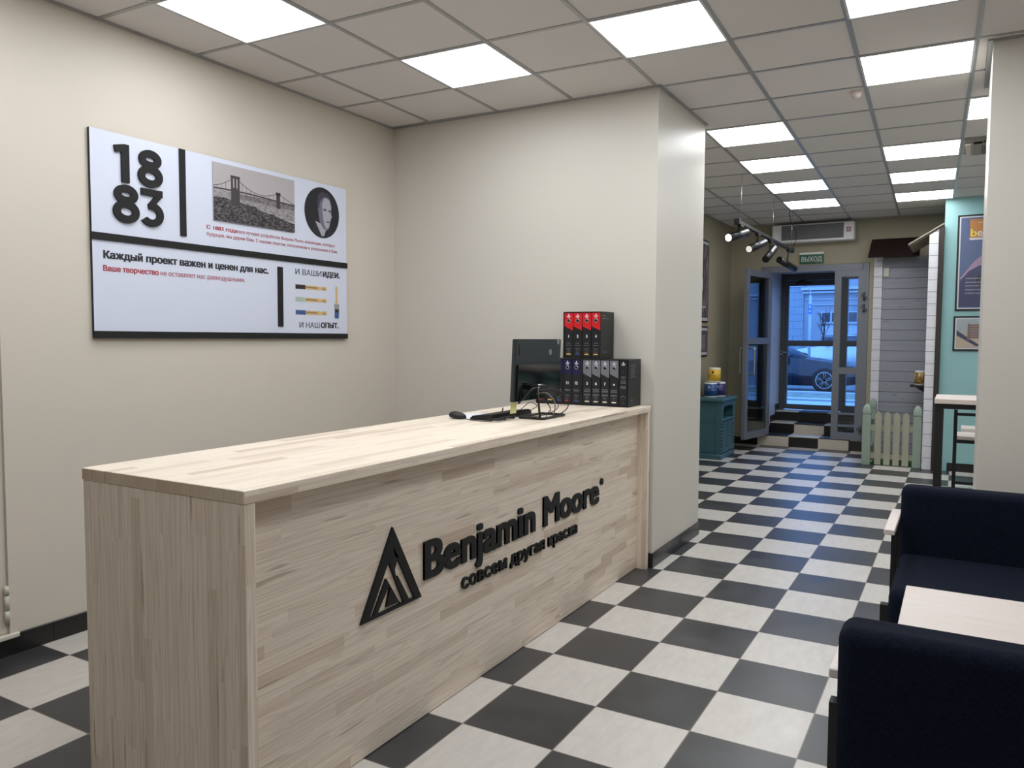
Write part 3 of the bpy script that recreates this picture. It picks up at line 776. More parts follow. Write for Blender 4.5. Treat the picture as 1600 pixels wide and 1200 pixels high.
for pts, cm, r in (
    ([(-2.03, 3.80, 1.235), (-1.98, 3.83, 1.24), (-1.955, 3.88, 1.19), (-1.965, 3.90, 1.13), (-1.99, 3.92, CT+.004)], 'cable_grey', .0035),
    ([(-2.03, 3.84, 1.25), (-1.97, 3.93, 1.255), (-1.94, 4.02, 1.20), (-1.95, 4.03, 1.14), (-1.99, 3.99, CT+.004)], 'cable', .003),
    ([(-2.03, 3.86, 1.24), (-1.97, 3.90, 1.22), (-1.96, 3.93, 1.15), (-2.03, 3.86, CT+.01), (-2.12, 3.80, CT+.004)], 'cable', .0025),
    ([(-2.03, 3.82, 1.22), (-1.99, 3.86, 1.18), (-1.99, 3.90, 1.14), (-2.0, 3.88, 1.12), (-2.0, 3.87, CT+.004)], 'cable', .003)):
    m = MB(); m.tube(smooth(pts), r, 6); o = obj('cable', m, cm, t)
m = MB()
random.seed(3)
pts = [(-2.12, 3.72, CT+.006)]
for k in range(34):
    u = k/33; pts.append((-2.125+.022*math.sin(k*2.1)+random.uniform(-.008, .008), 3.70-.2*u+.03*math.sin(k*1.3), CT+.006+.012*abs(math.sin(k*1.7))))
m.tube(smooth(pts, 4), .003, 6)
tag(obj('cable_tangle', m, 'cable', None, (-2.13, 3.7, CT)), 'tangled black cables lying on the counter beside the keyboard', 'cables')
o = obj('sticky_note', hexa(slab(3.615, 3.68, 1.135, 1.207, -2.0695, -2.0685), 0), 'note', None, (-2.08, 3.64, 1.135)); tag(o, 'pale yellow note stuck below the lower edge of the monitor', 'note')
# keyboard
t = thing('keyboard', 'black keyboard lying on the counter in front of the monitor stand', 'keyboard', (-2.235, 3.78, CT))
obj('keyboard_case', hexa([(-2.305, 3.555, CT+.001), (-2.305, 4.0, CT+.001), (-2.305, 4.0, CT+.014), (-2.305, 3.555, CT+.014), (-2.165, 3.555, CT+.001), (-2.165, 4.0, CT+.001), (-2.165, 4.0, CT+.028), (-2.165, 3.555, CT+.028)], .002), 'rubber', t)
m = MB()
for r_ in range(6):
    for k in range(21):
        x = -2.297+r_*.0215; y = 3.562+k*.0206; z = CT+.0145+(x+2.305)*.1
        m.box(x, x+.017, y, y+.017, z, z+.006)
obj('keys', m, 'rubber', t)
m = MB(); m.tube(smooth([(-2.168, 3.96, CT+.02), (-2.13, 4.0, CT+.05), (-2.14, 3.93, CT+.075), (-2.17, 3.86, CT+.03)]), .0022, 6); obj('keyboard_cable', m, 'cable', t)
m = MB(); m.tube(smooth([(-2.26, 3.83, CT+.03), (-2.24, 3.80, CT+.05), (-2.22, 3.76, CT+.05), (-2.20, 3.72, CT+.035)]), .0022, 6); obj('keyboard_cable', m, 'cable', t)
t = thing('computer_mouse', 'black computer mouse on the counter left of the keyboard', 'mouse', (-2.39, 3.56, CT))
m = MB(); m.ball((-2.39, 3.56, CT+.012), .055, .031, .026, 20)
for v in m.bm.verts:
    if v.co.z < CT+.002: v.co.z = CT+.001
    v.co.z += max(0, (-2.37-v.co.x))*.12
obj('mouse_shell', m, 'rubber', t)
m = MB(); m.tube(smooth([(-2.337, 3.562, CT+.006), (-2.30, 3.535, CT+.003), (-2.24, 3.51, CT+.003), (-2.19, 3.50, CT+.003), (-2.15, 3.53, CT+.003)]), .002, 6); obj('mouse_cable', m, 'cable', t)
m = MB(); m.prism([(-2.505, 3.62), (-2.325, 3.58), (-2.315, 3.86), (-2.49, 3.92)], (0, 0, CT+.0003), (1, 0, 0), (0, 1, 0), .0006)
tag(obj('paper_sheet', m, 'paper', None, (-2.41, 3.75, CT)), 'white sheet of paper on the counter between mouse and keyboard', 'paper')

# ------------------------------------------------------------------ sofas and table
def sofa(sgn, yb, label, dx=0.):
    """sgn=-1: faces the camera, back at yb; sgn=+1: turned away"""
    t = thing('sofa', label, 'sofa', (.55, yb+sgn*.4, 0), 'navy two-seat sofas')
    Y = lambda a: yb+sgn*a
    x0, x1 = -.247+dx, 1.35
    def bx(xa, xb, a, b, z0, z1, **k): return box(xa, xb, min(Y(a), Y(b)), max(Y(a), Y(b)), z0, z1, **k)
    obj('back_cushion', bx(x0, x1, 0, .15, .16, .775, bev=.04, seg=5), 'fabric', t)
    obj('seat_cushion', bx(x0, x1, .13, .86, .20, .43, bev=.05, seg=5), 'fabric', t)
    for xl in (-.295-dx*.3, 1.352):
        m = bx(xl, xl+.048, .09 if sgn > 0 else .0, .54, .60, .625, bev=.003); obj('armrest', m, 'wood_x', t)
        for a in (.02, .74):
            ya, yc = sorted((Y(a), Y(a+.045))); obj('leg', box(xl+.012, xl+.046, ya, yc, 0, .33 if a > .5 else (.56 if sgn > 0 else .60)), 'blackmetal', t)
        ya, yc = sorted((Y(.32), Y(.36))); obj('arm_post', box(xl+.022, xl+.046, ya, yc, .20, .60), 'blackmetal', t)
    return t
sofa(-1, 4.68, 'navy fabric sofa facing the viewer behind the low pine table')
sofa(1, 2.20, 'navy fabric sofa turned away from the viewer, its back filling the lower right corner', -.014)
t = thing('coffee_table', 'low pale pine table between the two navy sofas', 'table', (.5, 3.37, 0))
obj('table_top', box(-.168, 1.1, 3.07, 3.67, .465, .5, bev=.003), 'wood_x', t)
for x in (-.12, 1.01):
    for y in (3.11, 3.59): obj('leg', box(x, x+.04, y, y+.04, 0, .465), 'blackmetal', t)
obj('apron', box(-.08, 1.01, 3.12, 3.14, .42, .465), 'blackmetal', t)

# ------------------------------------------------------------------ bar table and stools
t = thing('bar_table', 'tall black framed table with pale wood top before the teal wall', 'table', (.5, 7.75, 0))
obj('table_top', box(-.178, 1.2, 7.45, 8.1, 1.01, 1.05, bev=.003), 'wood_x', t)
for x in (-.17, 1.13):
    for y in (7.5, 8.02): obj('leg', box(x, x+.055, y, y+.055, 0, 1.01), 'blackmetal', t)
obj('rail', box(-.115, 1.13, 7.5, 7.54, .965, 1.01), 'blackmetal', t); obj('rail', box(-.115, 1.13, 8.03, 8.07, .965, 1.01), 'blackmetal', t)
def stool(x0, y0, label):
    t = thing('bar_stool', label, 'stool', (x0+.2, y0+.2, 0), 'bar stools at the tall table')
    for x in (x0, x0+.37):
        for y, zt in ((y0, .9), (y0+.38, .66)): obj('leg', box(x, x+.03, y, y+.03, 0, zt), 'blackmetal', t)
    obj('seat', box(x0+.03, x0+.37, y0+.0, y0+.41, .625, .655, bev=.003), 'wood_x', t)
    for ya, za, zb in ((y0, .845, .872), (y0, .59, .62), (y0+.38, .59, .62), (y0, .205, .23)): obj('rail', box(x0+.03, x0+.37, ya, ya+.03, za, zb), 'blackmetal', t)
stool(-.035, 8.3, 'black framed bar stool with wooden seat, the nearer one behind the tall table')
t = thing('wall_bench', 'pale wooden bench seat behind the bar stool by the teal wall', 'bench', (.6, 9.3, 0))
obj('seat', box(.03, 1.3, 9.1, 9.45, .61, .65, bev=.003), 'wood_x', t)
for x in (.16, 1.2): obj('leg', box(x, x+.04, 9.2, 9.24, 0, .61), 'blackmetal', t); obj('leg', box(x, x+.04, 9.38, 9.42, 0, .61), 'blackmetal', t)

# ------------------------------------------------------------------ posters
def frame_x(x, y0, y1, z0, z1, mat_in, label, wm=.02):
    t = thing('framed_poster', label, 'poster', (x, (y0+y1)/2, z0))
    obj('frame', box(x, x+.018, y0, y1, z0, z1), 'black', t); obj('mount', box(x+.018, x+.019, y0+.02, y1-.02, z0+.02, z1-.02), 'frost', t)
    pr = obj('print', box(x+.019, x+.0198, y0+.02+wm*.3, y1-.02-wm*.3, z0+.04+wm, z1-.04-wm), mat_in, t)
    return t, pr
t, pr = frame_x(FLX, 9.55, 10.47, 1.765, 2.85, 'bw1', 'tall dark framed poster on the far left wall above the teal cabinet')
obj('print_detail', box(FLX+.0198, FLX+.0204, 9.9, 10.2, 2.08, 2.42), 'green_print', pr); obj('print_detail', box(FLX+.0205, FLX+.021, 9.95, 10.2, 2.18, 2.34), 'frost', pr)
m = MB(); 
for k in range(5): m.box(FLX+.0198, FLX+.0204, 9.95+.07*k, 9.965+.07*k, 1.84, 2.08-.03*k)
m.box(FLX+.0198, FLX+.0204, 9.9, 10.35, 1.96, 1.975); obj('print_detail', m, 'frost', pr)
t, pr = frame_x(FLX, 9.55, 10.47, 1.31, 1.713, 'bw2', 'small dark framed text poster below the tall one on the far left wall')
m = MB()
for k in range(10): m.box(FLX+.0198, FLX+.0204, 10.0, 10.36, 1.40+.021*k, 1.406+.021*k)
obj('print_detail', m, 'frost', pr)
def frame_y(y, x0, x1, z0, z1, mat_in, label):
    t = thing('framed_poster', label, 'poster', ((x0+x1)/2, y, z0))
    obj('frame', box(x0, x1, y-.018, y, z0, z1), 'black', t); obj('mount', box(x0+.02, x1-.02, y-.019, y-.018, z0+.02, z1-.02), 'frost', t)
    pr = obj('print', box(x0+.034, x1-.034, y-.0198, y-.019, z0+.034, z1-.034), mat_in, t)
    return t, pr
t, pr = frame_y(10.5, -.078, .75, 1.885, 2.985, 'ben_bg', 'tall framed poster with a gold paint can on the teal wall')
yy = 10.4802
def py_(mat_, pts, lift=.0005): return obj('print_detail', MB().prism(pts, (0, yy, 0), *YM, lift), mat_, pr)
py_('ben_glow', [(-.044, 2.25), (.1, 2.45), (.3, 2.62), (.6, 2.7), (.6, 2.35), (.3, 2.3)]); py_('ben_hill', [(-.04, 1.93), (.7, 1.93), (.7, 2.5), (.3, 2.42), (.15, 2.4), (.05, 2.34), (-.04, 2.22)], .0007)
py_('ben_gold', rect(.045, .40, 2.72, 2.93), .0008); py_('frost', rect(.045, .40, 2.695, 2.718), .0008)
py_('ben_leaf', [(.17, 2.10), (.24, 2.12), (.34, 2.2), (.36, 2.45), (.26, 2.5), (.19, 2.42), (.17, 2.3), (.12, 2.26)], .0009)
m = MB(); text(m, 'b', (0, yy-.0008, 0), YM, .055, .115, 2.735, .085, .01, .0006); obj('print_detail', m, 'ben_yellow', pr)
m = MB(); text(m, 'en', (0, yy-.0008, 0), YM, .12, .23, 2.735, .085, .01, .0006); obj('print_detail', m, 'frost', pr)
m = MB(); text(m, 'Benjamin Moore', (0, yy-.0008, 0), YM, .13, .26, 2.885, .014, .02, .0006)
for k, z in enumerate((2.25, 2.205, 2.165, 2.12, 2.08)): text(m, ('Превосходная краска', 'идеальная отделка', 'великолепный цвет', 'моющаяся краска', 'стойкая отделка')[k], (0, yy-.0008, 0), YM, .02, .21, z, .013, 0., .0006)
obj('print_detail', m, 'frost', pr)
t, pr = frame_y(10.5, -.086, .75, 1.42, 1.822, 'deck_blue', 'smaller framed poster with a wooden bench picture below the can poster')
py_('deck_sand', [(-.05, 1.46), (.7, 1.46), (.7, 1.55), (.2, 1.56), (-.05, 1.66)]); py_('deck_dark', [(-.05, 1.60), (.15, 1.475), (.2, 1.475), (-.05, 1.66)], .0007)
m = MB()
for k in range(6): m.prism(rect(.06, .45, 1.565+.028*k, 1.588+.028*k), (0, yy, 0), *YM, .001)
m.prism(rect(.06, .085, 1.54, 1.735), (0, yy, 0), *YM, .0014); obj('print_detail', m, 'deck_wood', pr)
m = MB(); text(m, 'Lenmar', (0, yy, 0), YM, .15, .24, 1.76, .014, .02, .0008); obj('print_detail', m, 'frost', pr)

# ------------------------------------------------------------------ far wall: inner doorway, steps, outer door
f = MB(); f.box(-2.545, -2.41, YF-.02, YF+.1, .15, 2.59, bev=.004); f.box(-1.19, -1.11, YF-.02, YF+.1, .15, 2.59, bev=.004); f.box(-2.41, -1.19, YF-.02, YF+.1, 2.495, 2.59, bev=.004)
d2 = struct('door_2', f, 'alu')
def leafpart(a, b, th, z0, z1, bars, gl, parent, name='door_leaf'):
    """leaf from a to b in plan; bars: z of cross bars; stile width .09"""
    a, b = Vector((*a, 0)), Vector((*b, 0)); L = (b-a).length; r = (b-a).normalized(); n = r.cross(Vector((0, 0, 1)))
    o = a-n*th/2; m = MB(); w = gl
    zs = [z0]+bars+[z1]
    u = Vector((0, 0, 1))
    m.prism(rect(0, w, z0, z1), o, r, u, th); m.prism(rect(L-w, L, z0, z1), o, r, u, th)
    m.prism(rect(w, L-w, z0, z0+w*1.1), o, r, u, th); m.prism(rect(w, L-w, z1-w, z1), o, r, u, th)
    for z in bars: m.prism(rect(w, L-w, z-.045, z+.045), o, r, u, th)
    lf = obj(name, m, 'alu', parent)
    g = MB(); g.prism(rect(w, L-w, z0+w, z1-w), a-n*.006, r, u, .012); obj('door_glass', g, 'glass', lf)
    return lf, r, n
lf, r, n = leafpart((-1.546, YF-.0), (-1.155, YF-.0), .05, .155, 2.497, [1.113], .088, d2)
for z0 in (2.14, 1.98):
    m = MB(); m.cyl((-1.165, YF-.045, z0-.06), (-1.165, YF-.045, z0+.05), .014); m.box(-1.20, -1.165, YF-.05, YF-.02, z0+.0, z0+.03); m.box(-1.16, -1.13, YF-.05, YF-.02, z0-.04, z0-.01)
    obj('hinge', m, 'alu_dark', lf)
m = MB(); m.cyl((-1.165, YF-.045, .26), (-1.165, YF-.045, .36), .014); m.box(-1.21, -1.165, YF-.05, YF-.02, .31, .33); obj('hinge', m, 'alu_dark', lf)
lf, r, n = leafpart((-2.405, YF-.03), (-2.555, 10.80), .05, .165, 2.495, [1.52], .085, d2)
for sg in (-1, 1):
    a = Vector((-2.555, 10.80, 0))-r*.10; b = n*sg; m = MB()
    pts = [a+b*.02+Vector((0, 0, 1.07)), a+b*.09+Vector((0, 0, 1.07)), a+b*.10+Vector((0, 0, 1.09)), a+b*.10+Vector((0, 0, 1.40)), a+b*.09+Vector((0, 0, 1.42)), a+b*.02+Vector((0, 0, 1.42))]
    m.tube(smooth(pts, 3), .012, 10); obj('pull_handle', m, 'chrome', lf)
# steps up to the street
st = MB(); st.mats = ['floor']
sx0, sx1 = -2.47, -1.10
def riser(x0, x1, y, z0, z1, first):
    pass
steps = [(YF, 12.15, .155), (12.15, 12.5, .295), (12.5, 13.0, .44)]
root = MB(); root.box(sx0, sx1, YF+.012, 12.15, 0, .143); root.box(sx0, sx1, 12.162, 12.5, 0, .283); root.box(sx0, sx1, 12.512, 13.05, 0, .428)
sf = struct('floor_upper', root, 'cream_tile')
xs = [-2.545, -2.107, -1.709, -1.308, -1.10]
for i in range(4):
    obj('riser_tile', box(xs[i]+.001, xs[i+1]-.001, YF-.012, YF+.012, 0, .143, bev=.0015), 'cream_tile' if i % 2 == 0 else 'black_tile', sf)
xe = [sx0, -2.12, -1.70, -1.29, sx1]
for i in range(4):
    a, b = xe[i]+.001, xe[i+1]-.001
    obj('riser_tile', box(a, b, 12.15, 12.162, .155, .283), 'black_tile' if i % 2 == 0 else 'cream_tile', sf)
    obj('riser_tile', box(a, b, 12.5, 12.512, .295, .428), 'black_tile', sf)
    obj('tread_tile', box(a, b, YF-.014, 12.15, .143, .155, bev=.002), 'black_tile' if i % 2 == 0 else 'cream_tile', sf)
    obj('tread_tile', box(a, b, 12.14, 12.5, .283, .295, bev=.002), 'cream_tile' if i % 2 == 0 else 'black_tile', sf)
    obj('tread_tile', box(a, b, 12.49, 13.05, .428, .44, bev=.002), 'cream_tile' if i % 2 == 0 else 'black_tile', sf)
struct('wall_outer_left', box(-2.67, -2.47, YF+.1, 13.0, 0, 2.7), 'vest')
struct('wall_outer_right', box(-1.10, -.95, YF+.1, 13.0, 0, 2.7), 'vest')
struct('ceiling_outer', box(-2.67, -.95, YF+.1, 13.0, 2.56, 2.7), 'vest')
m = MB(); m.box(-2.47, -2.458, YF+.1, 12.15, .155, .25); m.box(-2.47, -2.458, 12.15, 12.5, .295, .39); m.box(-2.47, -2.458, 12.5, 12.74, .44, .54)
struct('baseboard_outer_left', m, 'black_tile')
# outer door
f = MB(); f.box(-2.47, -2.40, 12.76, 12.86, .44, 2.56); f.box(-2.40, -1.10, 12.76, 12.86, 2.46, 2.56); f.box(-1.56, -1.50, 12.76, 12.86, .44, 2.46); f.box(-1.19, -1.10, 12.76, 12.86, .44, 2.46); f.box(-1.50, -1.19, 12.77, 12.85, .44, .54); f.box(-1.50, -1.19, 12.77, 12.85, 1.44, 1.527)
d3 = struct('door_3', f, 'alu_dark')
m = MB(); m.box(-2.40, -2.357, 12.775, 12.835, .455, 2.455); m.box(-1.60, -1.56, 12.775, 12.835, .455, 2.455); m.box(-2.357, -1.60, 12.775, 12.835, 2.375, 2.455); m.box(-2.357, -1.60, 12.775, 12.835, .455, .53); m.box(-2.357, -1.60, 12.775, 12.835, 1.44, 1.527)
lf = obj('door_leaf', m, 'alu_dark', d3)
obj('door_glass', box(-2.357, -1.60, 12.80, 12.81, .53, 2.375), 'glass', lf)
obj('door_glass', box(-1.50, -1.19, 12.80, 12.81, .54, 2.46), 'glass', d3)
m = MB(); m.tube(smooth([(-1.63, 12.775, 1.52), (-1.66, 12.70, 1.52), (-1.67, 12.69, 1.49), (-1.67, 12.69, 1.17), (-1.66, 12.70, 1.14), (-1.63, 12.775, 1.14)], 3), .012, 10); obj('pull_handle', m, 'chrome', lf)
m = MB(); m.box(-2.25, -2.03, 12.73, 12.775, 2.39, 2.43, bev=.004); m.box(-2.2, -2.1, 12.70, 12.73, 2.44, 2.455); obj('door_closer', m, 'blackmetal', lf)
m = MB(); m.box(-2.46, -2.41, 12.70, 12.76, 1.30, 1.36, bev=.004); m.box(-2.45, -2.36, 12.70, 12.72, 1.335, 1.35); obj('door_handle', m, 'chrome', lf)

# exit sign, air curtain
t = thing('exit_sign', 'green exit sign reading ВЫХОД on the wall above the doorway', 'sign', (-1.857, YF, 2.61))
obj('sign_housing', box(-2.02, -1.695, YF-.035, YF, 2.735, 2.765, bev=.003), 'white', t); obj('sign_plate', box(-2.015, -1.70, YF-.03, YF, 2.612, 2.735), 'green', t)
m = MB(); text(m, 'ВЫХОД', (0, YF-.03, 0), YM, -1.992, -1.722, 2.638, .064, .02, .002); obj('lettering', m, 'frost', t)
t = thing('air_curtain', 'long white air curtain unit mounted over the doorway', 'air curtain', (-1.83, YF, 2.89))
obj('housing', box(-2.365, -1.292, YF-.22, YF, 2.893, 3.14, bev=.008), 'white', t)
obj('grille', box(-2.235, -1.425, YF-.223, YF-.215, 2.925, 3.125), 'grille', t)
m = MB(); m.box(-1.39, -1.335, YF-.2225, YF-.219, 3.0, 3.062); o = obj('logo_plate', m, 'red_mark', t)
m = MB(); m.box(-1.368, -1.357, YF-.2235, YF-.222, 3.008, 3.054); m.box(-1.384, -1.341, YF-.2235, YF-.222, 3.025, 3.037); obj('logo_mark', m, 'frost', o)

# ------------------------------------------------------------------ track light
t = thing('track_light', 'black hanging track with four spotlights before the exit', 'track light', (-1.95, 9.3, 2.7))
TX = -1.95
obj('track', MB().box(TX-.018, TX+.018, 7.83, 10.72, 2.685, 2.715, bev=.002), 'blackmetal', t)
for y in (7.83, 10.70): obj('track_end', box(TX-.028, TX+.028, y-.02, y+.03, 2.672, 2.728, bev=.004), 'blackmetal', t)
for y in (7.98, 9.5, 10.66): obj('wire', MB().cyl((TX, y, 2.715), (TX, y, CZ+.004), .002, n=6), 'chrome', t)
m = MB(); m.tube(smooth([(TX, 10.48, CZ+.004), (TX, 10.5, 3.12), (TX, 10.62, 3.05), (TX, 10.95, 2.97), (TX, 10.93, 2.84), (TX, 10.68, 2.72)]), .004, 6); obj('power_cord', m, 'cable', t)
for py, a, b, lit in ((7.97, (TX+.02, 8.14, 2.625), (TX-.09, 7.86, 2.55), 2), (8.75, (TX+.04, 8.98, 2.625), (TX-.06, 8.60, 2.51), 1), (9.37, (TX+.02, 9.50, 2.60), (TX-.02, 9.24, 2.455), 0), (10.48, (TX-.08, 10.30, 2.55), (TX+.05, 10.64, 2.455), 0)):
    a, b = Vector(a), Vector(b); a, b = (a if (a-b).length < .4 else b+(a-b).normalized()*.36), b
    mid = (a+b)/2
    m = MB(); m.tube([(TX, py, 2.69), (mid.x, mid.y, mid.z+.03)], .009, 8); m.box(TX-.02, TX+.02, py-.06, py+.06, 2.66, 2.686, bev=.003)
    sp = obj('spot_arm', m, 'blackmetal', t)
    m = MB(); d_ = (b-a).normalized(); m.cyl(a, b, .042, n=20); obj('spot_head', m, 'spot', sp)
    obj('spot_lens', MB().cyl(b, b+d_*.004, .034, n=20), ('hole', 'spot_dim', 'spot_on')[lit], sp)

# ------------------------------------------------------------------ mock house front: siding, block columns, awnings
tag(obj('siding_panel', box(-.945, -.212, YF-.03, YF-.0005, 0, 2.64), 'siding', None, (-.6, YF-.01, 0)), 'grey knotty board wall panel between the two white block columns', 'panel')
tag(obj('block_column', box(-1.052, -.947, YF-.05, YF, 0, 2.655), 'brick', None, (-1.0, YF-.02, 0)), 'narrow white block column beside the exit door frame', 'column', 'white block columns')
m = MB(); m.prism([(-.362, 0), (-.266, 0), (-.266, 2.835), (-.362, 2.775)], (0, 11.6, 0), *YM, 1.15)
tag(obj('block_column', m, 'brick', None, (-.31, 11.0, 0)), 'tall white block column standing right of the fence, against black trim', 'column', 'white block columns')
m = MB(); m.prism([(-.265, 0), (-.213, 0), (-.213, 2.868), (-.265, 2.835)], (0, 10.52, 0), *YM, .09)
tag(obj('corner_board', m, 'brown', None, (-.24, 10.47, 0)), 'dark brown upright board between white column and teal wall', 'board')
def sheet(p, q, r_, s_, th, m_, parent=None, name='board'):
    m = MB(); a = [Vector(v) for v in (p, q, r_, s_)]; n = (a[1]-a[0]).cross(a[3]-a[0]).normalized()*th
    lo = [m.bm.verts.new(v) for v in a]; hi = [m.bm.verts.new(v+n) for v in a]
    m.bm.faces.new(lo); m.bm.faces.new(hi[::-1])
    for i in range(4): m.bm.faces.new((lo[i], lo[(i+1) % 4], hi[(i+1) % 4], hi[i]))
    return m
m = sheet((-1.09, YF-.01, 2.90), (-.50, YF-.01, 2.90), (-.50, 11.35, 2.64), (-1.105, 11.35, 2.64), .02, None)
tag(obj('awning', m, 'maroonboard', None, (-.8, 11.5, 2.7)), 'dark maroon sloping awning board over the grey siding', 'awning')
t = thing('side_awning', 'thin sloping awning with khaki underside at the white column top', 'awning', (-.4, 11.0, 2.7))
obj('awning_board', sheet((-.577, 10.45, 2.668), (-.577, 11.33, 2.668), (-.215, 11.33, 2.888), (-.215, 10.45, 2.888), .012, None), 'khaki', t)
obj('awning_edge', sheet((-.58, 10.43, 2.668), (-.58, 10.45, 2.668), (-.212, 10.45, 2.892), (-.212, 10.43, 2.892), -.012, None), 'greyedge', t)
m = MB(); m.box(-.586, -.578, 10.45, 11.33, 2.652, 2.672); obj('awning_fascia', m, 'brown', t)
t = thing('thermostat', 'small cream framed plate at the top of the grey siding', 'thermostat', (-.9, YF-.03, 2.395))
obj('plate_frame', box(-.94, -.862, YF-.045, YF-.03, 2.385, 2.515), 'greyedge', t); obj('plate', box(-.932, -.87, YF-.05, YF-.045, 2.395, 2.505, bev=.003), 'thermo', t)
obj('dial', MB().cyl((-.90, YF-.05, 2.455), (-.90, YF-.06, 2.455), .018, n=18), 'frost', t)
t = thing('corner_shelf', 'small dark brown shelf on the side of the tall white column', 'shelf', (-.45, 11.2, .96))
obj('shelf_board', box(-.545, -.362, 11.1, 11.4, .945, .97), 'brown', t); obj('bracket', MB().prism([(-.5, .945), (-.362, .945), (-.362, .86)][::-1], (0, 11.25, 0), *YM, .02), 'brown', t)
def can(c, r_, h_, lab_mat, label, body='can_white'):
    t = thing('paint_can', label, 'paint can', c)
    x, y, z = c
    obj('can_body', MB().lathe([(r_*.97, 0), (r_, .004), (r_, h_-.012), (r_*.96, h_-.008), (r_*.96, h_-.002), (r_*.88, h_-.002), (r_*.86, h_-.008), (0.002, h_-.008)], (x, y, z)), body, t)
    obj('can_label', MB().lathe([(r_+.0004, .018), (r_+.0012, .018), (r_+.0012, h_-.022), (r_+.0004, h_-.022)], (x, y, z)), lab_mat, t)
    m = MB(); m.tube([(x+(r_+.004)*math.cos(a), y+(r_+.004)*math.sin(a), z+h_*.62-.05*math.sin((a-PI)/1.0)*0-.03*abs(math.sin(a))) for a in [PI+PI*k/14 for k in range(15)]], .0015, 6); obj('can_handle', m, 'chrome', t)
    m = MB(); m.box(x-.012, x+.012, y-r_-.003, y-r_, z+h_*.62, z+h_*.76); obj('can_mark', m, 'frost' if lab_mat != 'can_y' else 'black', t)
    return t
can((-.445, 11.22, .97), .056, .185, 'can_gold', 'gold patterned paint can on the small dark shelf')
# fence
FYY = 10.5
t = thing('picket_fence', 'low sage picket fence with four pickets and capped posts', 'fence', (-.7, FYY, 0))
def post(x0, x1, y0):
    w_ = x1-x0; cx_, cy_ = (x0+x1)/2, y0+w_/2
    m = MB(); m.box(x0, x1, y0, y0+w_, 0, .613, bev=.003)
    m.box(x0+.006, x1-.006, y0+.006, y0+w_-.006, .613, .635)
    # pointed acorn cap from stacked squares
    prof = [(1., .635), (1.02, .645), (.98, .675), (.86, .705), (.66, .730), (.42, .745), (.15, .752)]
    rings = [[m.bm.verts.new((cx_+sx*w_/2*k, cy_+sy*w_/2*k, z)) for sx, sy in ((-1, -1), (1, -1), (1, 1), (-1, 1))] for k, z in prof]
    for A, B in zip(rings, rings[1:]):
        for i in range(4): m.bm.faces.new((A[i], A[(i+1) % 4], B[(i+1) % 4], B[i]))
    m.bm.faces.new(rings[-1]); m.bm.faces.new(rings[0][::-1])
    return obj('post', m, 'fence', t)
post(-1.027, -.930, FYY); post(-.468, -.374, FYY); post(-1.045, -.955, 11.45)
for x in (-.883, -.781, -.680, -.579):
    m = MB(); w_ = .071
    m.prism([(0, 0), (w_, 0), (w_, .565), (w_*1.06, .585), (w_*.98, .612), (w_*.75, .643), (w_*.5, .655), (w_*.25, .643), (w_*.02, .612), (-w_*.06, .585), (0, .565)], (x, FYY+.03, .012), *YM, .02)
    obj('picket', m, 'picket', t)
for z in (.43, .082): obj('rail', box(-.93, -.468, FYY+.03, FYY+.05, z, z+.068), 'picket', t)
for z in (.43, .082): obj('rail', box(-1.0, -.98, FYY+.097, 11.45, z, z+.068), 'picket', t)
tag(obj('turf_mat', box(-.925, -.47, 10.56, 11.44, .0, .02), 'turf', None, (-.7, 11.0, 0)), 'green artificial turf mat on the floor behind the picket fence', 'turf')

# ------------------------------------------------------------------ teal cabinet with paint cans
t = thing('teal_cabinet', 'old teal painted wooden cabinet with a shelf niche beside the exit', 'cabinet', (-2.79, 10.25, 0))
kx0, kx1, ky0, ky1 = FLX+.02, -2.625, 9.93, 10.55
m = MB(); m.box(kx0, kx1, ky0, ky1, .06, .5); m.box(kx0, kx1, ky0, ky0+.03, .5, .70); m.box(kx0, kx1, ky1-.03, ky1, .5, .70); m.box(kx0, kx0+.02, ky0+.03, ky1-.03, .5, .70); m.box(kx0, kx1, ky0, ky1, .70, .745)
obj('cabinet_body', m, 'teal', t)
obj('plinth', box(kx0, kx1+.02, ky0-.03, ky1+.03, .0, .065, bev=.012, seg=3), 'teal', t)
obj('cabinet_top', box(kx0, kx1+.04, ky0-.05, ky1+.05, .745, .785, bev=.012, seg=3), 'teal', t)
obj('niche_shelf', box(kx0, kx1+.02, ky0-.002, ky1+.002, .49, .515, bev=.005), 'teal', t)
m = MB()
arc = [(ky0+.04, .70), (ky1-.04, .70), (ky1-.04, .60)]
arc = [(ky0, .52), (ky0+.06, .52), (ky0+.06, .62), (ky0+.09, .66), (ky0+.13, .68), (ky1-.13, .68), (ky1-.09, .66), (ky1-.06, .62), (ky1-.06, .52), (ky1, .52), (ky1, .74), (ky0, .74)]
for q in ([(ky0, .52), (ky0+.06, .52), (ky0+.06, .62), (ky0, .74)], [(ky0, .74), (ky0+.06, .62), (ky0+.09, .66), (ky0+.13, .68), (ky0+.13, .74)], [(ky0+.13, .74), (ky0+.13, .68), (ky1-.13, .68), (ky1-.13, .74)], [(ky1-.13, .74), (ky1-.13, .68), (ky1-.09, .66), (ky1-.06, .62), (ky1, .74)], [(ky1, .74), (ky1-.06, .62), (ky1-.06, .52), (ky1, .52)]):
    m.prism(q, (kx1-.002, 0, 0), *XP, .014)
obj('arched_apron', m, 'teal', t)
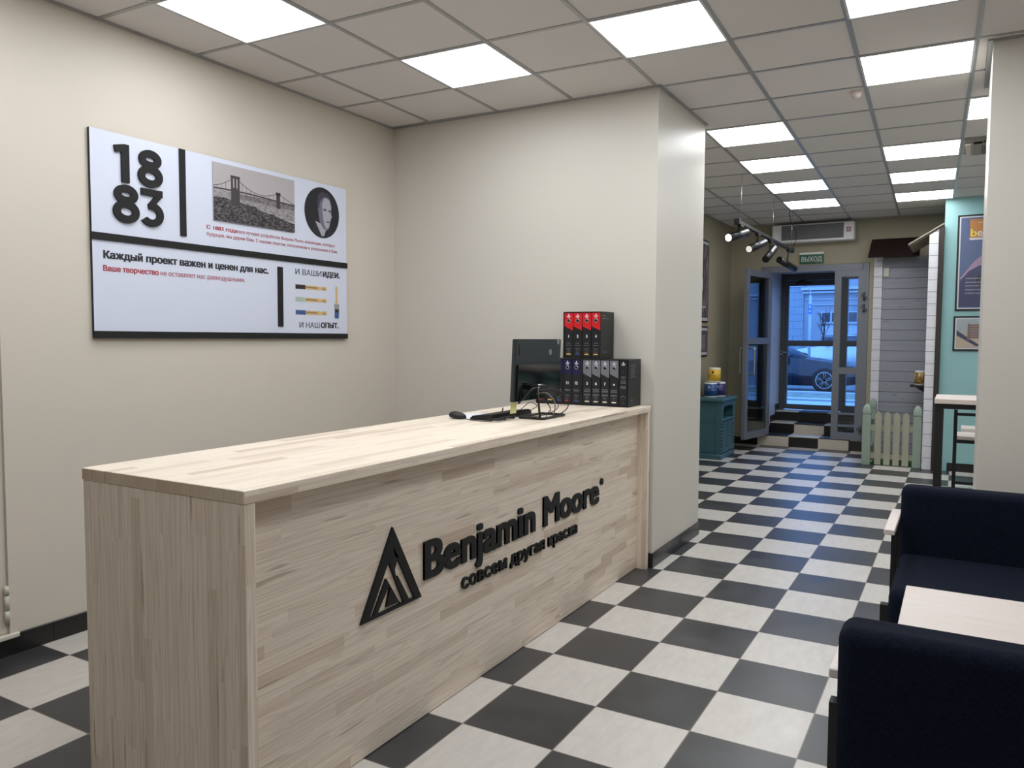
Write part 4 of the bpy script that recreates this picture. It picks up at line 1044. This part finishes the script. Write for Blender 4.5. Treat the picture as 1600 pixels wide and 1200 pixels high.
for y0, y1 in ((ky0+.045, (ky0+ky1)/2-.005), ((ky0+ky1)/2+.005, ky1-.045)):
    d_ = obj('door', box(kx1, kx1+.012, y0, y1, .09, .475, bev=.003), 'teal', t)
    m = MB(); w_ = .03
    m.box(kx1+.012, kx1+.02, y0, y0+w_, .09, .475); m.box(kx1+.012, kx1+.02, y1-w_, y1, .09, .475); m.box(kx1+.012, kx1+.02, y0+w_, y1-w_, .09, .13); m.box(kx1+.012, kx1+.02, y0+w_, y1-w_, .435, .475)
    obj('door_rail', m, 'teal', d_)
obj('door_knob', MB().ball((kx1+.03, (ky0+ky1)/2+.03, .30), .01, .01, .01, 12), 'chrome', t)
for y in (ky0+.012, ky1-.012):
    m = MB()
    for k in range(16): m.ball((kx1+.008, y, .09+k*.042), .017, .017, .019, 10)
    obj('bobbin_moulding', m, 'teal', t)
for z0, z1 in ((.515, .70), (.085, .48)):
    m = MB(); xa, xb = kx0+.01, kx1-.06; fr = .012
    m.box(xa, xb, ky0-.006, ky0, z0, z0+fr); m.box(xa, xb, ky0-.006, ky0, z1-fr, z1); m.box(xa, xa+fr, ky0-.006, ky0, z0, z1); m.box(xb-fr, xb, ky0-.006, ky0, z0, z1)
    obj('side_moulding', m, 'teal', t)
can((-2.825, 10.15, .785), .082, .195, 'can_b', 'blue labelled paint can on the teal cabinet under the yellow one')
can((-2.765, 10.33, .785), .082, .195, 'can_p', 'purple labelled paint can at the back of the teal cabinet')
can((-2.80, 10.22, .98), .080, .19, 'can_y', 'yellow labelled paint can stacked on top of the other two')

# ------------------------------------------------------------------ street outside
def ground(name, pts, m_, x0=-22, x1=14):
    m = MB(); m.prism(pts, (x0, 0, 0), (0, 1, 0), (0, 0, 1), x1-x0); return struct(name, m, m_)
def strip(name, y0, z0, y1, z1, m_): return ground(name, [(y0, -1), (y1, -1), (y1, z1), (y0, z0)], m_)
strip('ground_pavement', 13.05, .43, 16.0, .35, 'pave'); strip('ground_path', 16.0, .335, 17.2, .29, 'tarmac'); strip('ground_kerb', 17.2, .30, 17.9, .28, 'pave')
strip('ground_lawn', 17.9, .27, 20.0, .24, 'verge'); strip('ground_kerb', 20.0, .27, 20.7, .25, 'pave'); strip('ground_street', 20.7, .13, 26, .13, 'tarmac'); strip('ground_far_street', 26, .13, 38.2, .5, 'tarmac')
t = thing('building', 'stone building with cornice and small windows across the street', 'building', (-5, 38.2, 0))
obj('stone_wall', box(-24, -6.36, 38, 38.6, 0, 9), 'facade', t)
obj('stone_wall', box(-6.36, 16, 38.12, 38.6, 0, 9), 'facade_plain', t)
m = MB(); m.box(-6.45, 16, 37.8, 38.12, 3.80, 3.92); m.box(-6.4, 16, 37.9, 38.12, 3.66, 3.74); m.box(-6.3, 16, 38.06, 38.12, 3.37, 3.40); m.box(-5.95, 16, 38.04, 38.12, 3.12, 3.15); m.box(-24, -6.4, 37.95, 38.0, 3.98, 4.1)
obj('cornice', m, 'facade_light', t)
for x in (-5.54, -4.42, -3.0, -1.5, 0.2):
    fr = obj('window', box(x-.05, x+.62, 38.06, 38.12, 2.30, 2.82), 'facade_light', t)
    m = MB(); m.box(x, x+.34, 38.04, 38.06, 2.36, 2.775); m.box(x+.42, x+.58, 38.04, 38.06, 2.36, 2.775); obj('pane', m, 'winglass', fr)
    obj('window_ledge', box(x-.09, x+.66, 37.98, 38.1, 2.27, 2.32), 'facade_light', fr)
    obj('apron_panel', box(x, x+.6, 38.08, 38.12, 1.75, 2.24), 'facade_light', t)
    obj('basement_window', box(x, x+.6, 38.06, 38.12, 1.50, 1.66), 'winglass', t)
t = thing('lamp_post', 'pale street pole with a small blue plate outside the door', 'pole', (-5.1, 32, .3))
obj('post', MB().cyl((-5.1, 32, .2), (-5.1, 32, 3.25), .058, .05), 'pole', t)
m = MB(); m.tube(smooth([(-5.1, 32, 3.24), (-5.11, 32, 3.4), (-5.2, 32, 3.6), (-5.35, 32, 3.68)]), .018, 8); obj('pole_arm', m, 'pole', t)
obj('street_plate', box(-5.16, -5.03, 31.92, 31.935, 2.54, 2.9), 'blue_sign', t)
m = MB(); m.box(-5.13, -5.06, 31.915, 31.92, 2.76, 2.86); m.box(-5.13, -5.06, 31.915, 31.92, 2.60, 2.68); obj('plate_mark', m, 'frost', t)
t = thing('bare_tree', 'small leafless tree against the building across the street', 'tree', (-5.15, 37, .3))
m = MB(); random.seed(11)
def branch(p, d, L, r_, dep):
    q = p+d*L; m.tube([p, p+d*L*.5+Vector((random.uniform(-.03, .03), 0, 0)), q], r_, 5)
    if dep:
        for k in range(3):
            e = (d+Vector((random.uniform(-.5, .5), random.uniform(-.3, .3), random.uniform(0, .5)))).normalized()
            branch(p+d*L*random.uniform(.45, 1), e, L*.62, r_*.6, dep-1)
branch(Vector((-5.35, 37, .3)), Vector((.02, 0, 1)), 1.3, .03, 4)
obj('branches', m, 'bark', t)
def car(xf, yc, zg, sgn, paint, label, prof, cab_, wb=2.75, tail='red_light'):
    """xf: front axle x; sgn +1 faces +X"""
    t = thing('car', label, 'car', (xf-sgn*wb/2, yc, zg))
    X = lambda a: xf+sgn*a
    def pr(pts, y0, y1, m_, name, bev=.05):
        pts = [(X(a), zg+b) for a, b in pts]
        if sgn < 0: pts = pts[::-1]
        m = MB(); m.prism(pts, (0, y1, 0), (1, 0, 0), (0, 0, 1), y1-y0)
        if bev: bmesh.ops.bevel(m.bm, geom=[e for e in m.bm.edges if abs((e.verts[0].co-e.verts[1].co).y) < .01], offset=bev, segments=3, affect='EDGES')
        for f in m.bm.faces: f.smooth = True
        return obj(name, m, m_, t)
    pr(prof, yc-.9, yc+.9, paint, 'body')
    pr(cab_, yc-.72, yc+.72, 'winglass', 'cabin_glass', .06)
    roof = [(a, b) for a, b in cab_ if b > 1.2]
    pr([(roof[0][0]-.02, roof[0][1]-.03), (roof[-1][0]+.02, roof[-1][1]-.03), (roof[-1][0], roof[-1][1]+.02), (roof[0][0], roof[0][1]+.02)] if roof[0][0] < roof[-1][0] else [(roof[-1][0]-.02, roof[-1][1]-.03), (roof[0][0]+.02, roof[0][1]-.03), (roof[0][0], roof[0][1]+.02), (roof[-1][0], roof[-1][1]+.02)], yc-.70, yc+.70, paint, 'roof', .0)
    for ax in (0, -wb):
        for sd in (-1, 1):
            y = yc+sd*.80
            wmb = MB(); wmb.lathe([(.20, -.11), (.32, -.11), (.335, -.08), (.335, .08), (.32, .11), (.20, .11)], (X(ax), y, zg+.335), 'Y', 32)
            wh = obj('wheel', wmb, 'tyre', t)
            m = MB(); cy_ = y+sd*.10
            m.tube([(X(ax)+.215*math.cos(2*PI*k/28), cy_, zg+.335+.215*math.sin(2*PI*k/28)) for k in range(28)], .014, 6, True)
            for k in range(5):
                a = 2*PI*k/5+PI/2
                for o_ in (-.13, .13): m.tube([(X(ax)+.035*math.cos(a+o_*3), cy_, zg+.335+.035*math.sin(a+o_*3)), (X(ax)+.21*math.cos(a+o_), cy_, zg+.335+.21*math.sin(a+o_))], .012, 6)
            m.cyl((X(ax), cy_-.01, zg+.335), (X(ax), cy_+.012, zg+.335), .04, n=14)
            obj('wheel_rim', m, 'rim', wh)
    m = MB(); m.ball((X(.62), yc-.78, zg+.62), .16, .1, .05, 12); m.ball((X(.62), yc+.78, zg+.62), .16, .1, .05, 12); obj('headlamp', m, 'head', t)
    m = MB(); m.ball((X(-.95), yc-.98, zg+.98), .08, .1, .06, 12); obj('mirror', m, paint, t)
    return t
sedan = [(.78, .25), (.86, .42), (.84, .58), (.70, .70), (.3, .78), (-.35, .88), (-.75, .93), (-3.1, .98), (-3.7, .95), (-3.8, .7), (-3.75, .3), (-3.2, .2), (-.5, .18), (.5, .2)][::-1]
scab = [(-3.3, .95), (-2.8, 1.3), (-2.2, 1.42), (-1.5, 1.38), (-.55, .90)][::-1]
car(-3.106, 22.9, .13, 1, 'car_dark', 'dark blue car with five spoke alloy wheels parked outside the glass door', sedan, scab[::-1][::-1])
suv = [(.75, .3), (.85, .5), (.8, .75), (.4, .92), (-.5, 1.0), (-3.3, 1.05), (-3.7, .95), (-3.75, .35), (-3.2, .25), (-.5, .22), (.5, .25)][::-1]
vcab = [(-3.5, 1.02), (-3.2, 1.5), (-2.4, 1.62), (-1.5, 1.58), (-.55, 1.0)][::-1]
car(-5.6, 34.5, .36, -1, 'car_white', 'white car on the far side of the street', sedan, scab[::-1][::-1])

# ------------------------------------------------------------------ world, camera, render look
wd = bpy.data.worlds.new('world'); bpy.context.scene.world = wd; wd.use_nodes = True
bg = wd.node_tree.nodes['Background']; bg.inputs[0].default_value = (.16, .40, 1., 1); bg.inputs[1].default_value = 4.0
yaw, pitch, roll = .5214, -.0585, .0048
cy, sy, cp, sp = math.cos(yaw), math.sin(yaw), math.cos(pitch), math.sin(pitch)
F = Vector((-sy*cp, cy*cp, sp)); r0 = Vector((cy, sy, 0)); u0 = r0.cross(F)
R = r0*math.cos(roll)+u0*math.sin(roll); U = -r0*math.sin(roll)+u0*math.cos(roll)
cam = bpy.data.cameras.new('camera'); cam.sensor_width = 36; cam.sensor_fit = 'HORIZONTAL'; cam.lens = 1219.1/1600*36; cam.clip_start = .05; cam.clip_end = 200
co = bpy.data.objects.new('camera', cam); C.objects.link(co)
co.matrix_world = Matrix(((R.x, U.x, -F.x, 0), (R.y, U.y, -F.y, 0), (R.z, U.z, -F.z, 1.5407), (0, 0, 0, 1)))
sc = bpy.context.scene; sc.camera = co
sc.view_settings.view_transform = 'Standard'; sc.view_settings.look = 'None'; sc.view_settings.gamma = 1; sc.view_settings.use_curve_mapping = False
sc.view_settings.exposure = 0.0
sc.cycles.max_bounces = 10; sc.cycles.diffuse_bounces = 6; sc.cycles.glossy_bounces = 4; sc.cycles.transparent_max_bounces = 12
sc.cycles.use_denoising = True; sc.cycles.sample_clamp_indirect = 6
